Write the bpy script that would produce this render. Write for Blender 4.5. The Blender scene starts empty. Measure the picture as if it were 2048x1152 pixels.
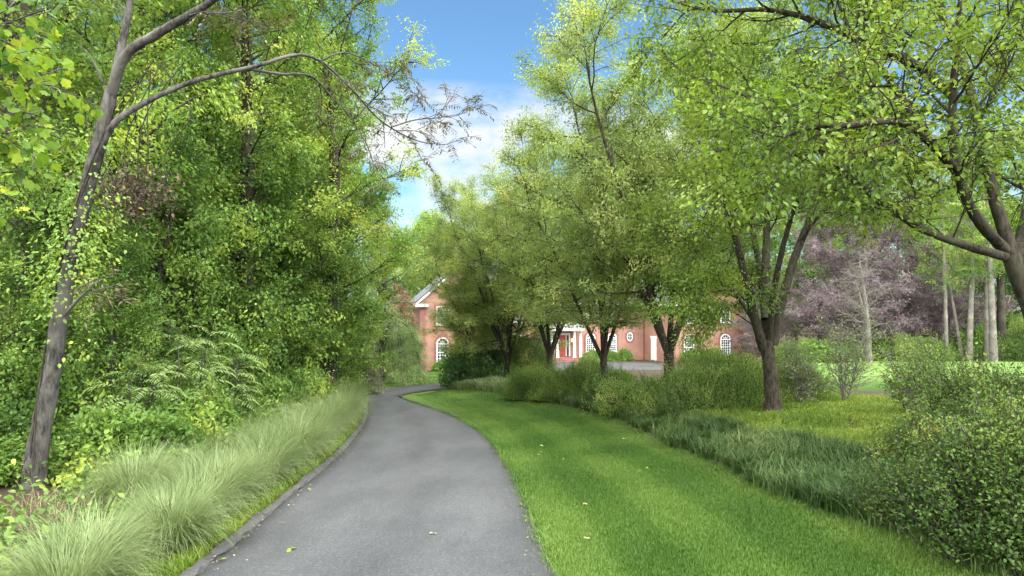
import bpy, math
import numpy as np

C = bpy.context.scene.collection
F = 1365.333          # focal length in photo pixels (24 mm on a 36 mm wide sensor)
CX, HY, CAM_Z = 1024.0, 620.0, 5.65
R_ = np.random.default_rng
EXPOSURE = 1.84
LB = 1.75             # leaf reflectance, common factor

# ------------------------------------------------------------------ helpers
def nrm(v):
    v = np.asarray(v, float)
    return v / np.maximum(np.linalg.norm(v, axis=-1, keepdims=True), 1e-9)

def at(px, py, d):
    return np.array([(px - CX) / F * d, d, CAM_Z + (HY - py) / F * d])

def sstep(a, b, x):
    t = np.clip((np.asarray(x, float) - a) / (b - a), 0, 1)
    return t * t * (3 - 2 * t)

def catmull(pts, n=5):
    P = np.asarray(pts, float)
    if len(P) < 3:
        t = np.linspace(0, 1, n + 1)[:, None]
        return P[0] * (1 - t) + P[-1] * t
    Q = np.vstack([2 * P[0] - P[1], P, 2 * P[-1] - P[-2]])
    out = []
    t = np.linspace(0, 1, n, endpoint=False)[:, None]
    for i in range(len(P) - 1):
        a, b, c, d = Q[i:i + 4]
        out.append(.5 * (2 * b + (c - a) * t + (2 * a - 5 * b + 4 * c - d) * t ** 2 + (3 * b - a - 3 * c + d) * t ** 3))
    return np.vstack(out + [P[-1:]])

class Geo:
    """collects vertices and faces and links them as ONE mesh object"""
    def __init__(self):
        self.v, self.f, self.t, self.n, self.s = [], [], [], 0, []
    def add(self, V, Fc, tone=None, smooth=False):
        V = np.asarray(V, float).reshape(-1, 3)
        if not isinstance(Fc, list) or (len(Fc) and not isinstance(Fc[0], np.ndarray)):
            groups = {}
            for f in Fc:
                groups.setdefault(len(f), []).append(f)
            Fc = [np.array(g, int) for g in groups.values()]
        for g in Fc:
            self.f.append(g + self.n)
            m = len(g)
            if tone is None:
                self.t.append(np.full(m, .5))
            else:
                tt = np.asarray(tone, float)
                self.t.append(np.full(m, float(tt)) if tt.ndim == 0 else tt)
            self.s.append(np.full(m, smooth))
        self.v.append(V)
        self.n += len(V)
        return self
    def mesh(self, name):
        me = bpy.data.meshes.new(name)
        V = np.vstack(self.v)
        me.vertices.add(len(V))
        me.vertices.foreach_set('co', V.astype(np.float32).ravel())
        loops = np.concatenate([g.ravel() for g in self.f])
        tot = np.concatenate([np.full(len(g), g.shape[1]) for g in self.f])
        start = np.concatenate([[0], np.cumsum(tot)[:-1]])
        me.loops.add(len(loops))
        me.loops.foreach_set('vertex_index', loops.astype(np.int32))
        me.polygons.add(len(tot))
        me.polygons.foreach_set('loop_start', start.astype(np.int32))
        me.polygons.foreach_set('use_smooth', np.concatenate(self.s).astype(bool))
        a = me.attributes.new('tone', 'FLOAT', 'FACE')
        a.data.foreach_set('value', np.concatenate(self.t).astype(np.float32))
        me.update(calc_edges=True)
        me.validate()
        return me
    def build(self, name, mat, parent=None, loc=None):
        return link(name, self.mesh(name), mat, parent, loc)
    # shapes
    def box(self, lo, hi, M=None, tone=None):
        x0, y0, z0 = lo; x1, y1, z1 = hi
        V = np.array([[x0,y0,z0],[x1,y0,z0],[x1,y1,z0],[x0,y1,z0],[x0,y0,z1],[x1,y0,z1],[x1,y1,z1],[x0,y1,z1]], float)
        return self.add(V, [np.array([[0,3,2,1],[4,5,6,7],[0,1,5,4],[1,2,6,5],[2,3,7,6],[3,0,4,7]])], tone)
    def prism(self, poly, y0, y1, tone=None):
        """polygon in x,z extruded along y"""
        n = len(poly)
        P = np.array(poly, float)
        A = np.column_stack([P[:,0], np.full(n, y0), P[:,1]]); B = np.column_stack([P[:,0], np.full(n, y1), P[:,1]])
        fs = [list(range(n)), list(range(2*n-1, n-1, -1))] + [[i, i+n, (i+1)%n+n, (i+1)%n] for i in range(n)]
        return self.add(np.vstack([A, B]), fs, tone)
    def ring_prism(self, outer, inner, y0, y1, tone=None):
        n = len(outer)
        o, i = np.array(outer, float), np.array(inner, float)
        def lay(P, y): return np.column_stack([P[:,0], np.full(n, y), P[:,1]])
        V = np.vstack([lay(o, y0), lay(i, y0), lay(o, y1), lay(i, y1)])
        k = np.arange(n); j = (k + 1) % n
        f = np.vstack([np.column_stack([k, j, j+n, k+n]), np.column_stack([k+2*n, k+3*n, j+3*n, j+2*n]),
                       np.column_stack([k, k+2*n, j+2*n, j]), np.column_stack([k+n, j+n, j+3*n, k+3*n])])
        return self.add(V, [f], tone)
    def tube(self, P, R, n=6, tone=None, rough=0., rng=None):
        P = np.asarray(P, float); R = np.broadcast_to(np.asarray(R, float), (len(P),))
        T = nrm(np.gradient(P, axis=0))
        ref = np.array([0, 0, 1.]) if abs(T[0][2]) < .8 else np.array([1., 0, 0])
        U = nrm(np.cross(T, ref)); W = np.cross(T, U)
        a = np.arange(n) * 2 * math.pi / n
        rr = R[:, None] * (1 + (rough * rng.standard_normal((len(P), n)) if rng is not None else 0))
        V = P[:, None] + rr[..., None] * (np.cos(a)[None, :, None] * U[:, None] + np.sin(a)[None, :, None] * W[:, None])
        m = len(P)
        i, k = np.meshgrid(np.arange(m - 1), np.arange(n), indexing='ij')
        k2 = (k + 1) % n
        f = np.stack([i*n+k, i*n+k2, (i+1)*n+k2, (i+1)*n+k], -1).reshape(-1, 4)
        fl = [f]
        self.add(V.reshape(-1, 3), fl, tone, True)
        self.add(V[-1], [np.arange(n)[None, :]], tone)
        return self
    def segs(self, A, B, ra, rb, n=3, tone=None):
        A = np.asarray(A); B = np.asarray(B)
        T = nrm(B - A)
        ref = np.where(np.abs(T[:, 2:3]) < .8, [[0, 0, 1.]], [[1., 0, 0]])
        U = nrm(np.cross(T, ref)); W = np.cross(T, U)
        a = np.arange(n) * 2 * math.pi / n
        O = np.cos(a)[None, :, None] * U[:, None] + np.sin(a)[None, :, None] * W[:, None]
        ra = np.broadcast_to(ra, (len(A),)); rb = np.broadcast_to(rb, (len(A),))
        V = np.concatenate([A[:, None] + O * ra[:, None, None], B[:, None] + O * rb[:, None, None]], 1)
        k = np.arange(n); k2 = (k + 1) % n
        t = np.column_stack([k, k2, k2 + n, k + n])
        f = (np.arange(len(A)) * 2 * n)[:, None, None] + t
        return self.add(V.reshape(-1, 3), [f.reshape(-1, 4)], tone, True)
    def leaves(self, P, D, N, S, tone, tmpl):
        tv, tf = tmpl
        D = nrm(D); N = nrm(N - D * np.sum(N * D, 1, keepdims=True)); X = np.cross(D, N)
        S = np.broadcast_to(S, (len(P),))[:, None, None]
        V = P[:, None] + S * (tv[None, :, 0:1] * X[:, None] + tv[None, :, 1:2] * D[:, None] + tv[None, :, 2:3] * N[:, None])
        k = len(tv)
        f = (np.arange(len(P)) * k)[:, None, None] + tf[None]
        return self.add(V.reshape(-1, 3), [f.reshape(-1, tf.shape[1])], np.repeat(tone, len(tf)))
    def blades(self, P, az, L, lean, w, tone, ns=4, curl=1.0):
        """arching strap blades: az direction, L length, lean start angle from vertical"""
        n = len(P)
        s = np.linspace(0, 1, ns + 1)
        out = np.column_stack([np.cos(az), np.sin(az), np.zeros(n)])
        side = np.column_stack([-np.sin(az), np.cos(az), np.zeros(n)])
        th = lean[:, None] + curl * np.ones((n, 1)) * s[None] ** 1.4 if np.ndim(curl) == 0 else lean[:, None] + curl[:, None] * s[None] ** 1.4
        dr = np.sin(th) * L[:, None] / ns; dz = np.cos(th) * L[:, None] / ns
        r = np.cumsum(np.column_stack([np.zeros(n), dr[:, :-1]]), 1); z = np.cumsum(np.column_stack([np.zeros(n), dz[:, :-1]]), 1)
        M = P[:, None] + out[:, None] * r[..., None] + np.array([0, 0, 1.]) * z[..., None]
        ww = (np.broadcast_to(w, (n,))[:, None] * np.clip(1.1 - s[None] ** 2, .12, 1))[..., None]
        V = np.stack([M - side[:, None] * ww, M + side[:, None] * ww], 2).reshape(-1, 3)
        k = np.arange(ns) * 2
        t = np.column_stack([k, k + 1, k + 3, k + 2])
        f = ((np.arange(n) * (ns + 1) * 2)[:, None, None] + t[None]).reshape(-1, 4)
        return self.add(V, [f], np.repeat(tone, ns))

def link(name, me, mat, parent=None, loc=None):
    o = bpy.data.objects.new(name, me)
    if mat and not me.materials: me.materials.append(mat)
    C.objects.link(o)
    if parent: o.parent = parent
    if loc is not None: o.location = loc
    return o

def tag(o, label=None, cat=None, group=None, kind=None):
    if label: o['label'] = label
    if cat: o['category'] = cat
    if group: o['group'] = group
    if kind: o['kind'] = kind
    return o

def empty(name, loc, label, cat, group=None, rz=0., sc=1.):
    o = bpy.data.objects.new(name, None)
    o.empty_display_size = .3
    C.objects.link(o)
    o.location = loc; o.rotation_euler = (0, 0, rz); o.scale = (sc, sc, sc) if np.ndim(sc) == 0 else sc
    return tag(o, label, cat, group)

# ------------------------------------------------------------------ materials
def mat(name):
    m = bpy.data.materials.new(name); m.use_nodes = True
    nt = m.node_tree; nt.nodes.clear()
    out = nt.nodes.new('ShaderNodeOutputMaterial')
    def N(t, **k):
        n = nt.nodes.new('ShaderNode' + t)
        for a, b in k.items():
            if a.startswith('i_'):
                n.inputs[a[2:].replace('_', ' ')].default_value = b
            else: setattr(n, a, b)
        return n
    L = lambda a, b: nt.links.new(a, b)
    return m, nt, N, L, out

def ramp(N, stops):
    r = N('ValToRGB'); e = r.color_ramp.elements
    while len(e) < len(stops): e.new(.5)
    for x, (p, c) in zip(e, stops):
        x.position = p; x.color = (*c, 1)
    return r

def leaf_mat(name, stops, trans=.4, rough=.5, spec=.25, noise=.35, nscale=.6, tcol=(1.22, 1.12, .6), hue=(1, 1, 1)):
    m, nt, N, L, out = mat(name)
    a = N('Attribute', attribute_name='tone')
    tc = N('TexCoord'); nz = N('TexNoise', i_Scale=nscale, i_Detail=2.)
    L(tc.outputs['Object'], nz.inputs['Vector'])
    mp = N('MapRange'); mp.inputs['To Min'].default_value = -noise; mp.inputs['To Max'].default_value = noise
    mp.inputs['From Min'].default_value = .3; mp.inputs['From Max'].default_value = .7
    L(nz.outputs['Fac'], mp.inputs['Value'])
    ad = N('Math', operation='ADD'); L(a.outputs['Fac'], ad.inputs[0]); L(mp.outputs[0], ad.inputs[1])
    r = ramp(N, [(q, tuple(v * LB * k for v, k in zip(c, hue))) for q, c in stops]); L(ad.outputs[0], r.inputs[0])
    p = N('BsdfPrincipled', i_Roughness=rough)
    p.inputs['Specular IOR Level'].default_value = spec
    L(r.outputs[0], p.inputs['Base Color'])
    mul = N('Mix', data_type='RGBA', blend_type='MULTIPLY'); mul.inputs[0].default_value = 1
    L(r.outputs[0], mul.inputs[6]); mul.inputs[7].default_value = (*tcol, 1)
    t = N('BsdfTranslucent'); L(mul.outputs[2], t.inputs['Color'])
    mx = N('MixShader'); mx.inputs[0].default_value = trans
    L(p.outputs[0], mx.inputs[1]); L(t.outputs[0], mx.inputs[2]); L(mx.outputs[0], out.inputs[0])
    return m

def bark_mat(name, c0, c1, c2=None, scale=6., zs=.25, bump=.6):
    m, nt, N, L, out = mat(name)
    tc = N('TexCoord'); mp = N('Mapping'); mp.inputs['Scale'].default_value = (scale, scale, scale * zs)
    L(tc.outputs['Object'], mp.inputs[0])
    nz = N('TexNoise', i_Scale=3., i_Detail=6., i_Roughness=.65); L(mp.outputs[0], nz.inputs['Vector'])
    n2 = N('TexNoise', i_Scale=.9, i_Detail=3.); L(tc.outputs['Object'], n2.inputs['Vector'])
    r = ramp(N, [(.36, c0), (.62, c1)]); L(nz.outputs['Fac'], r.inputs[0])
    r2 = ramp(N, [(.52, (0, 0, 0)), (.66, (1, 1, 1))]); L(n2.outputs['Fac'], r2.inputs[0])
    mx = N('Mix', data_type='RGBA'); L(r2.outputs[0], mx.inputs[0]); L(r.outputs[0], mx.inputs[6]); mx.inputs[7].default_value = (*(c2 or c1), 1)
    p = N('BsdfPrincipled', i_Roughness=.9); p.inputs['Specular IOR Level'].default_value = .2
    L(mx.outputs[2], p.inputs['Base Color'])
    b = N('Bump', i_Strength=bump, i_Distance=.03); L(nz.outputs['Fac'], b.inputs['Height']); L(b.outputs[0], p.inputs['Normal'])
    L(p.outputs[0], out.inputs[0])
    return m

def plain(name, c, rough=.6, spec=.3, var=.15, scale=3., metal=0., bump=0.):
    m, nt, N, L, out = mat(name)
    tc = N('TexCoord'); nz = N('TexNoise', i_Scale=scale, i_Detail=5.); L(tc.outputs['Object'], nz.inputs['Vector'])
    c = np.array(c)
    r = ramp(N, [(.3, tuple(c * (1 - var))), (.7, tuple(np.minimum(c * (1 + var), 1)))]); L(nz.outputs['Fac'], r.inputs[0])
    p = N('BsdfPrincipled', i_Roughness=rough, i_Metallic=metal); p.inputs['Specular IOR Level'].default_value = spec
    L(r.outputs[0], p.inputs['Base Color'])
    if bump:
        b = N('Bump', i_Strength=bump, i_Distance=.02); L(nz.outputs['Fac'], b.inputs['Height']); L(b.outputs[0], p.inputs['Normal'])
    L(p.outputs[0], out.inputs[0])
    return m

def brick_mat(name, c1, c2, mortar, sx=1.):
    m, nt, N, L, out = mat(name)
    tc = N('TexCoord')
    sp = N('SeparateXYZ'); L(tc.outputs['Object'], sp.inputs[0])
    ad = N('Math', operation='ADD'); L(sp.outputs[0], ad.inputs[0]); L(sp.outputs[1], ad.inputs[1])
    cb = N('CombineXYZ'); L(ad.outputs[0], cb.inputs[0]); L(sp.outputs[2], cb.inputs[1])
    b = N('TexBrick', i_Scale=1., i_Mortar_Size=.008, i_Brick_Width=.215, i_Row_Height=.075)
    b.inputs['Color1'].default_value = (*c1, 1); b.inputs['Color2'].default_value = (*c2, 1); b.inputs['Mortar'].default_value = (*mortar, 1)
    L(cb.outputs[0], b.inputs['Vector'])
    nz = N('TexNoise', i_Scale=.8, i_Detail=4.); L(tc.outputs['Object'], nz.inputs['Vector'])
    r = ramp(N, [(.3, (.78, .78, .78)), (.7, (1.12, 1.1, 1.08))]); L(nz.outputs['Fac'], r.inputs[0])
    mx = N('Mix', data_type='RGBA', blend_type='MULTIPLY'); mx.inputs[0].default_value = 1
    L(b.outputs[0], mx.inputs[6]); L(r.outputs[0], mx.inputs[7])
    p = N('BsdfPrincipled', i_Roughness=.85); L(mx.outputs[2], p.inputs['Base Color'])
    L(p.outputs[0], out.inputs[0])
    return m

G = lambda *c: tuple(c)
M = {}
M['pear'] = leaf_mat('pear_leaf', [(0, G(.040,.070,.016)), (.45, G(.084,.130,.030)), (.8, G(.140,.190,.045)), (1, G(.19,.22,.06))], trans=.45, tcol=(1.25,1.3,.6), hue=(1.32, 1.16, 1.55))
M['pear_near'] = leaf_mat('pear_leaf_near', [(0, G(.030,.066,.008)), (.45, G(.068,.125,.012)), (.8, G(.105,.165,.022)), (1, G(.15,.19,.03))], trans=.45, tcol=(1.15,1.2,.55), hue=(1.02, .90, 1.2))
M['maple'] = leaf_mat('maple_leaf', [(0, G(.026,.068,.010)), (.4, G(.058,.124,.016)), (.75, G(.110,.180,.024)), (1, G(.165,.22,.035))], trans=.42, noise=.4, nscale=.35, hue=(1.32, 1.13, 1.55))
M['tulip'] = leaf_mat('tulip_leaf', [(0, G(.030,.074,.014)), (.4, G(.062,.126,.022)), (.75, G(.120,.190,.026)), (1, G(.185,.24,.03))], trans=.45, noise=.4, nscale=.3, hue=(1.32, 1.13, 1.55))
M['tulip_near'] = leaf_mat('tulip_leaf_near', [(0, G(.024,.064,.008)), (.45, G(.062,.118,.013)), (.8, G(.110,.165,.018)), (1, G(.17,.21,.026))], trans=.5)
M['sumac'] = leaf_mat('sumac_leaf', [(0, G(.055,.105,.030)), (.5, G(.105,.160,.050)), (1, G(.17,.21,.08))], trans=.4, noise=.25)
M['bright'] = leaf_mat('bright_leaf', [(0, G(.075,.150,.016)), (.5, G(.160,.235,.022)), (1, G(.30,.33,.03))], trans=.5)
M['locust'] = leaf_mat('locust_leaf', [(0, G(.032,.076,.022)), (.5, G(.070,.130,.036)), (1, G(.130,.190,.060))], trans=.4, noise=.3, hue=(1.32, 1.13, 1.55))
M['under'] = leaf_mat('understory_leaf', [(0, G(.022,.052,.009)), (.5, G(.056,.104,.018)), (.85, G(.110,.165,.030)), (1, G(.18,.22,.04))], trans=.4, hue=(1.12, 1.12, 1.2))
M['spirea'] = leaf_mat('spirea_leaf', [(0, G(.030,.064,.010)), (.5, G(.066,.116,.018)), (.85, G(.105,.155,.030)), (1, G(.15,.18,.045))], trans=.35, noise=.3, nscale=1., hue=(1.12, 1.12, 1.2))
M['spirea_near'] = leaf_mat('flowering_spirea_leaf', [(0, G(.011,.027,.004)), (.5, G(.030,.058,.008)), (.85, G(.062,.095,.016)), (1, G(.11,.13,.03))], trans=.35, noise=.3, nscale=1.2)
M['evergreen'] = leaf_mat('evergreen_leaf', [(0, G(.018,.046,.012)), (.6, G(.040,.085,.022)), (1, G(.080,.130,.035))], trans=.25, rough=.4)
M['box'] = leaf_mat('boxwood_leaf', [(0, G(.030,.070,.012)), (1, G(.095,.160,.030))], trans=.25)
M['greyshrub'] = leaf_mat('grey_green_leaf', [(0, G(.045,.062,.036)), (.6, G(.095,.115,.065)), (1, G(.165,.170,.10))], trans=.3)
M['pale'] = leaf_mat('pale_willow_leaf', [(0, G(.080,.135,.050)), (.6, G(.150,.215,.085)), (1, G(.24,.30,.13))], trans=.35)
M['purple'] = leaf_mat('purple_leaf', [(0, G(.044,.033,.037)), (.6, G(.088,.068,.075)), (1, G(.135,.110,.116))], trans=.3, tcol=(1.2,.8,.9))
M['copper'] = leaf_mat('copper_leaf', [(0, G(.070,.036,.026)), (1, G(.20,.11,.08))], trans=.3, tcol=(1.2,.8,.7))
M['dusk'] = leaf_mat('dark_twig_leaf', [(0, G(.030,.030,.018)), (1, G(.085,.080,.040))], trans=.25)
M['yellow'] = leaf_mat('yellow_green_leaf', [(0, G(.036,.072,.008)), (.5, G(.076,.118,.015)), (1, G(.135,.160,.026))], trans=.4)
M['miscanthus'] = leaf_mat('silver_grass', [(0, G(.038,.066,.017)), (.45, G(.080,.110,.042)), (1, G(.16,.19,.095))], trans=.3, noise=.25, nscale=1.5, tcol=(1.1,1.1,.8))
M['liriope'] = leaf_mat('liriope_blade', [(0, G(.008,.021,.004)), (.5, G(.021,.041,.009)), (.85, G(.046,.070,.021)), (1, G(.085,.105,.04))], trans=.2, rough=.5, spec=.2, noise=.35, nscale=.5)
M['lawn_blade'] = leaf_mat('lawn_blade', [(0, G(.014,.038,.004)), (.5, G(.031,.067,.008)), (1, G(.064,.106,.020))], trans=.35, noise=.22, nscale=.45)
M['tangle'] = leaf_mat('dead_vine_leaf', [(0, G(.03,.022,.014)), (1, G(.10,.075,.05))], trans=.15, tcol=(1,.9,.7))
M['deadleaf'] = leaf_mat('dead_leaf', [(0, G(.06,.046,.026)), (1, G(.17,.14,.09))], trans=.2, tcol=(1,.9,.7))
M['pinkflower'] = leaf_mat('pink_flower', [(0, G(.42,.24,.26)), (1, G(.62,.45,.45))], trans=.2, tcol=(1,1,1))
M['bark_grey'] = bark_mat('bark_grey', (.013,.0125,.0115), (.076,.073,.066), (.108,.105,.096), 4.6, .36, 1.)
M['bark_dark'] = bark_mat('bark_dark', (.009,.008,.006), (.046,.040,.031), (.058,.052,.040), 5, .22, 1.)
M['bark_pear'] = bark_mat('bark_pear', (.009,.008,.005), (.046,.041,.028), (.038,.041,.023), 6, .36, 1.)
M['bark_pale'] = bark_mat('bark_pale', (.055,.05,.04), (.15,.142,.124), (.18,.172,.15), 6, .3)
M['twig_grey'] = bark_mat('twig_grey', (.10,.09,.088), (.20,.185,.18), None, 8, .3)
M['brick'] = brick_mat('brick_salmon', (.265,.122,.088), (.215,.096,.070), (.27,.205,.165))
M['quoin'] = brick_mat('brick_dark_red', (.18,.064,.052), (.15,.050,.042), (.20,.12,.10))
M['white'] = plain('white_paint', (.62,.62,.61), .45, var=.04)
M['shingle'] = plain('grey_shingle', (.085,.092,.102), .8, var=.3, scale=14)
M['reddoor'] = plain('red_door_paint', (.30,.062,.036), .4, var=.1)
M['brass'] = plain('brass', (.75,.50,.16), .3, metal=1.)
M['dark'] = plain('dark_metal', (.03,.03,.03), .5)
M['glass'] = plain('window_glass', (.045,.055,.075), .06, spec=.8, var=.5, scale=1.2)
M['copperpipe'] = plain('brown_downspout', (.16,.065,.045), .5)

def lamp_mat():
    m, nt, N, L, out = mat('lantern_glow')
    e = N('Emission', i_Strength=3.); e.inputs['Color'].default_value = (1, .55, .15, 1); L(e.outputs[0], out.inputs[0]); return m
M['glow'] = lamp_mat()

def asphalt_mat(name, c0, c1, streak=True):
    m, nt, N, L, out = mat(name)
    tc = N('TexCoord')
    fine = N('TexNoise', i_Scale=85., i_Detail=3., i_Roughness=.8); L(tc.outputs['Object'], fine.inputs['Vector'])
    vor = N('TexVoronoi', i_Scale=110.); L(tc.outputs['Object'], vor.inputs['Vector'])
    mp = N('Mapping'); mp.inputs['Scale'].default_value = (1.1, .32, 1); L(tc.outputs['Object'], mp.inputs[0])
    big = N('TexNoise', i_Scale=1., i_Detail=5., i_Roughness=.6); L(mp.outputs[0], big.inputs['Vector'])
    r = ramp(N, [(.3, c0), (.72, c1)]); L(big.outputs['Fac'], r.inputs[0])
    wn = N('TexVoronoi', i_Scale=62.); L(tc.outputs['Object'], wn.inputs['Vector'])
    cbw = N('RGBToBW'); L(wn.outputs['Color'], cbw.inputs[0])
    r2 = ramp(N, [(.0, (.45, .45, .46)), (.35, (.85, .85, .85)), (.7, (1.1, 1.1, 1.1)), (.85, (1.7, 1.7, 1.66))]); L(cbw.outputs[0], r2.inputs[0])
    mx = N('Mix', data_type='RGBA', blend_type='MULTIPLY'); mx.inputs[0].default_value = .75
    L(r.outputs[0], mx.inputs[6]); L(r2.outputs[0], mx.inputs[7])
    tr = N('Attribute', attribute_name='wear')
    cn = N('TexNoise', i_Scale=1.2, i_Detail=4.); L(tc.outputs['Object'], cn.inputs['Vector'])
    cm = N('Mix', data_type='RGBA'); cm.inputs[0].default_value = .35; L(tc.outputs['Object'], cm.inputs[6]); L(cn.outputs['Color'], cm.inputs[7])
    cv = N('TexVoronoi', feature='DISTANCE_TO_EDGE', i_Scale=.45); L(cm.outputs[2], cv.inputs['Vector'])
    cr = ramp(N, [(.0, (.5, .5, .5)), (.006, (.62, .62, .62)), (.012, (1, 1, 1))]); L(cv.outputs['Distance'], cr.inputs[0])
    m3 = N('Mix', data_type='RGBA', blend_type='MULTIPLY'); m3.inputs[0].default_value = .12 if streak else 0; L(mx.outputs[2], m3.inputs[6]); L(cr.outputs[0], m3.inputs[7])
    wr = N('MapRange'); wr.inputs['To Min'].default_value = .68; wr.inputs['To Max'].default_value = 1.2; L(tr.outputs['Fac'], wr.inputs['Value'])
    m4 = N('Mix', data_type='RGBA', blend_type='MULTIPLY'); m4.inputs[0].default_value = 1 if streak else 0; L(m3.outputs[2], m4.inputs[6]); L(wr.outputs[0], m4.inputs[7])
    p = N('BsdfPrincipled', i_Roughness=.8); p.inputs['Specular IOR Level'].default_value = .35
    L(m4.outputs[2], p.inputs['Base Color'])
    b = N('Bump', i_Strength=.5, i_Distance=.008); L(vor.outputs['Distance'], b.inputs['Height']); L(b.outputs[0], p.inputs['Normal'])
    L(p.outputs[0], out.inputs[0])
    return m
M['asphalt'] = asphalt_mat('asphalt', (.030,.033,.036), (.058,.062,.065))
M['kerb'] = asphalt_mat('kerb_asphalt', (.030,.031,.032), (.060,.061,.061), False)

def ground_mat():
    m, nt, N, L, out = mat('ground_surface')
    tc = N('TexCoord')
    n1 = N('TexNoise', i_Scale=.45, i_Detail=5., i_Roughness=.6); L(tc.outputs['Object'], n1.inputs['Vector'])
    n2 = N('TexNoise', i_Scale=26., i_Detail=4., i_Roughness=.75); L(tc.outputs['Object'], n2.inputs['Vector'])
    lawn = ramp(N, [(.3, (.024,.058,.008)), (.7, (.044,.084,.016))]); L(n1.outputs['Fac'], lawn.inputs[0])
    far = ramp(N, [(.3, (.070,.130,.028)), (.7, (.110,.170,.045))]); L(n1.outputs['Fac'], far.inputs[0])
    soil = ramp(N, [(.35, (.022,.018,.012)), (.6, (.060,.046,.030)), (.8, (.055,.062,.022))]); L(n2.outputs['Fac'], soil.inputs[0])
    moss = ramp(N, [(.3, (.045,.055,.010)), (.7, (.12,.135,.014))]); L(n2.outputs['Fac'], moss.inputs[0])
    fine = ramp(N, [(.3, (.6, .6, .6)), (.7, (1.3, 1.3, 1.3))]); L(n2.outputs['Fac'], fine.inputs[0])
    def mixer(a, b, attr):
        at_ = N('Attribute', attribute_name=attr); x = N('Mix', data_type='RGBA')
        L(at_.outputs['Fac'], x.inputs[0]); L(a, x.inputs[6]); L(b, x.inputs[7]); return x.outputs[2]
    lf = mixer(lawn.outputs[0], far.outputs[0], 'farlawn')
    ml = N('Mix', data_type='RGBA', blend_type='MULTIPLY'); ml.inputs[0].default_value = .6
    L(lf, ml.inputs[6]); L(fine.outputs[0], ml.inputs[7])
    c = mixer(soil.outputs[0], ml.outputs[2], 'lawn')
    c = mixer(c, moss.outputs[0], 'moss')
    p = N('BsdfPrincipled', i_Roughness=.95); p.inputs['Specular IOR Level'].default_value = .1
    L(c, p.inputs['Base Color'])
    b = N('Bump', i_Strength=.6, i_Distance=.04); L(n2.outputs['Fac'], b.inputs['Height']); L(b.outputs[0], p.inputs['Normal'])
    L(p.outputs[0], out.inputs[0])
    return m
M['ground'] = ground_mat()

# ------------------------------------------------------------------ terrain
def drop(y):
    y = np.asarray(y, float)
    yy = np.clip(y, -1e9, 66)
    return np.where(yy > 0, 2 + .0865 * yy - .00047 * yy * yy, 2 + .0865 * yy)

def road_hit(px, py):
    lo, hi = .5, 66.
    k = (py - HY) / F
    d = np.linspace(lo, hi, 4000)
    i = np.argmin(np.abs(drop(d) - k * d))
    return np.array([(px - CX) / F * d[i], d[i]])

right_px = [(1110,1152),(1085,1100),(1068,1050),(1048,1000),(1022,947),(996,902),(966,869),(922,841),(870,820),(820,804),(799,796),(793,793)]
left_px = [(398,1152),(490,1080),(575,1000),(640,948),(692,900),(722,860),(734,835),(735,810),(727,797),(722,788)]
RE = [np.array([1.35, -12.]), np.array([1.0, 0.])] + [road_hit(*p) for p in right_px] + [np.array(q) for q in [(-6.0,35.9),(-5.9,37.0),(-5.3,38.6),(-3.4,42.4),(-.4,47.2),(3.0,52.5)]]
LE = [np.array([-2.1, -12.]), np.array([-2.4, 0.])] + [road_hit(*p) for p in left_px] + [np.array(q) for q in [(-8.3,39.4),(-7.6,41.6),(-6.1,44.6),(-3.6,48.5),(-.6,53.0),(0.8,56.5)]]
def resample(P, n):
    P = catmull(np.array(P), 6); s = np.concatenate([[0], np.cumsum(np.linalg.norm(np.diff(P, axis=0), axis=1))])
    t = np.linspace(0, s[-1], n); return np.column_stack([np.interp(t, s, P[:, i]) for i in range(2)])
NR = 160
def smooth(P, k=9):
    Q = np.vstack([np.repeat(P[:1], k, 0), P, np.repeat(P[-1:], k, 0)]); ker = np.hanning(2 * k + 3)[1:-1]; ker /= ker.sum()
    return np.column_stack([np.convolve(Q[:, c], ker, 'valid') for c in range(2)])
REc, LEc = smooth(resample(RE, NR), 4), smooth(resample(LE, NR), 4)
MID = (REc + LEc) / 2
HALF = np.linalg.norm(REc - LEc, axis=1) / 2
def road_near(x, y):
    """distance outside the nearest road edge and side (+1 right, -1 left)"""
    sh = np.shape(x); Q = np.column_stack([np.ravel(x), np.ravel(y)])
    s = np.full(len(Q), 1e9); side = np.ones(len(Q))
    T = np.gradient(MID, axis=0)
    for a in range(0, len(Q), 20000):
        q = Q[a:a+20000]
        d2 = ((q[:, None] - MID[None]) ** 2).sum(-1); i = d2.argmin(1)
        s[a:a+20000] = np.sqrt(d2[np.arange(len(q)), i]) - HALF[i]
        v = q - MID[i]; side[a:a+20000] = np.where(T[i, 0] * v[:, 1] - T[i, 1] * v[:, 0] < 0, 1, -1)
    return s.reshape(sh), side.reshape(sh)
def ground_z(x, y):
    x = np.asarray(x, float); y = np.asarray(y, float)
    s, side = road_near(x, y)
    s = np.maximum(s, 0)
    far = np.maximum(sstep(44, 60, y) * (1 - sstep(14, 26, x)), 0)
    hr = 1.0 * sstep(0, 8.5, s) * (1 - far)
    hl = .55 * sstep(.6, 9, s) * (1 - sstep(30, 44, y))
    bump = .03 * np.sin(x * 1.3 + y * .7) * np.sin(y * .9 - x * .4) * sstep(.5, 3, s)
    return CAM_Z - drop(y) + np.where(side > 0, hr, hl) + bump
def gz(x, y): return float(ground_z(np.array([x]), np.array([y]))[0])
def ghit(px, py, dmax=90):
    d = np.linspace(3, dmax, 3000); x = (px - CX) / F * d
    z = ground_z(x, d); r = CAM_Z + (HY - py) / F * d
    i = np.argmax(r <= z)
    return np.array([x[i], d[i], z[i]])
def gxy(px, d):
    x = (px - CX) / F * d
    return (x, d, gz(x, d))

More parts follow.
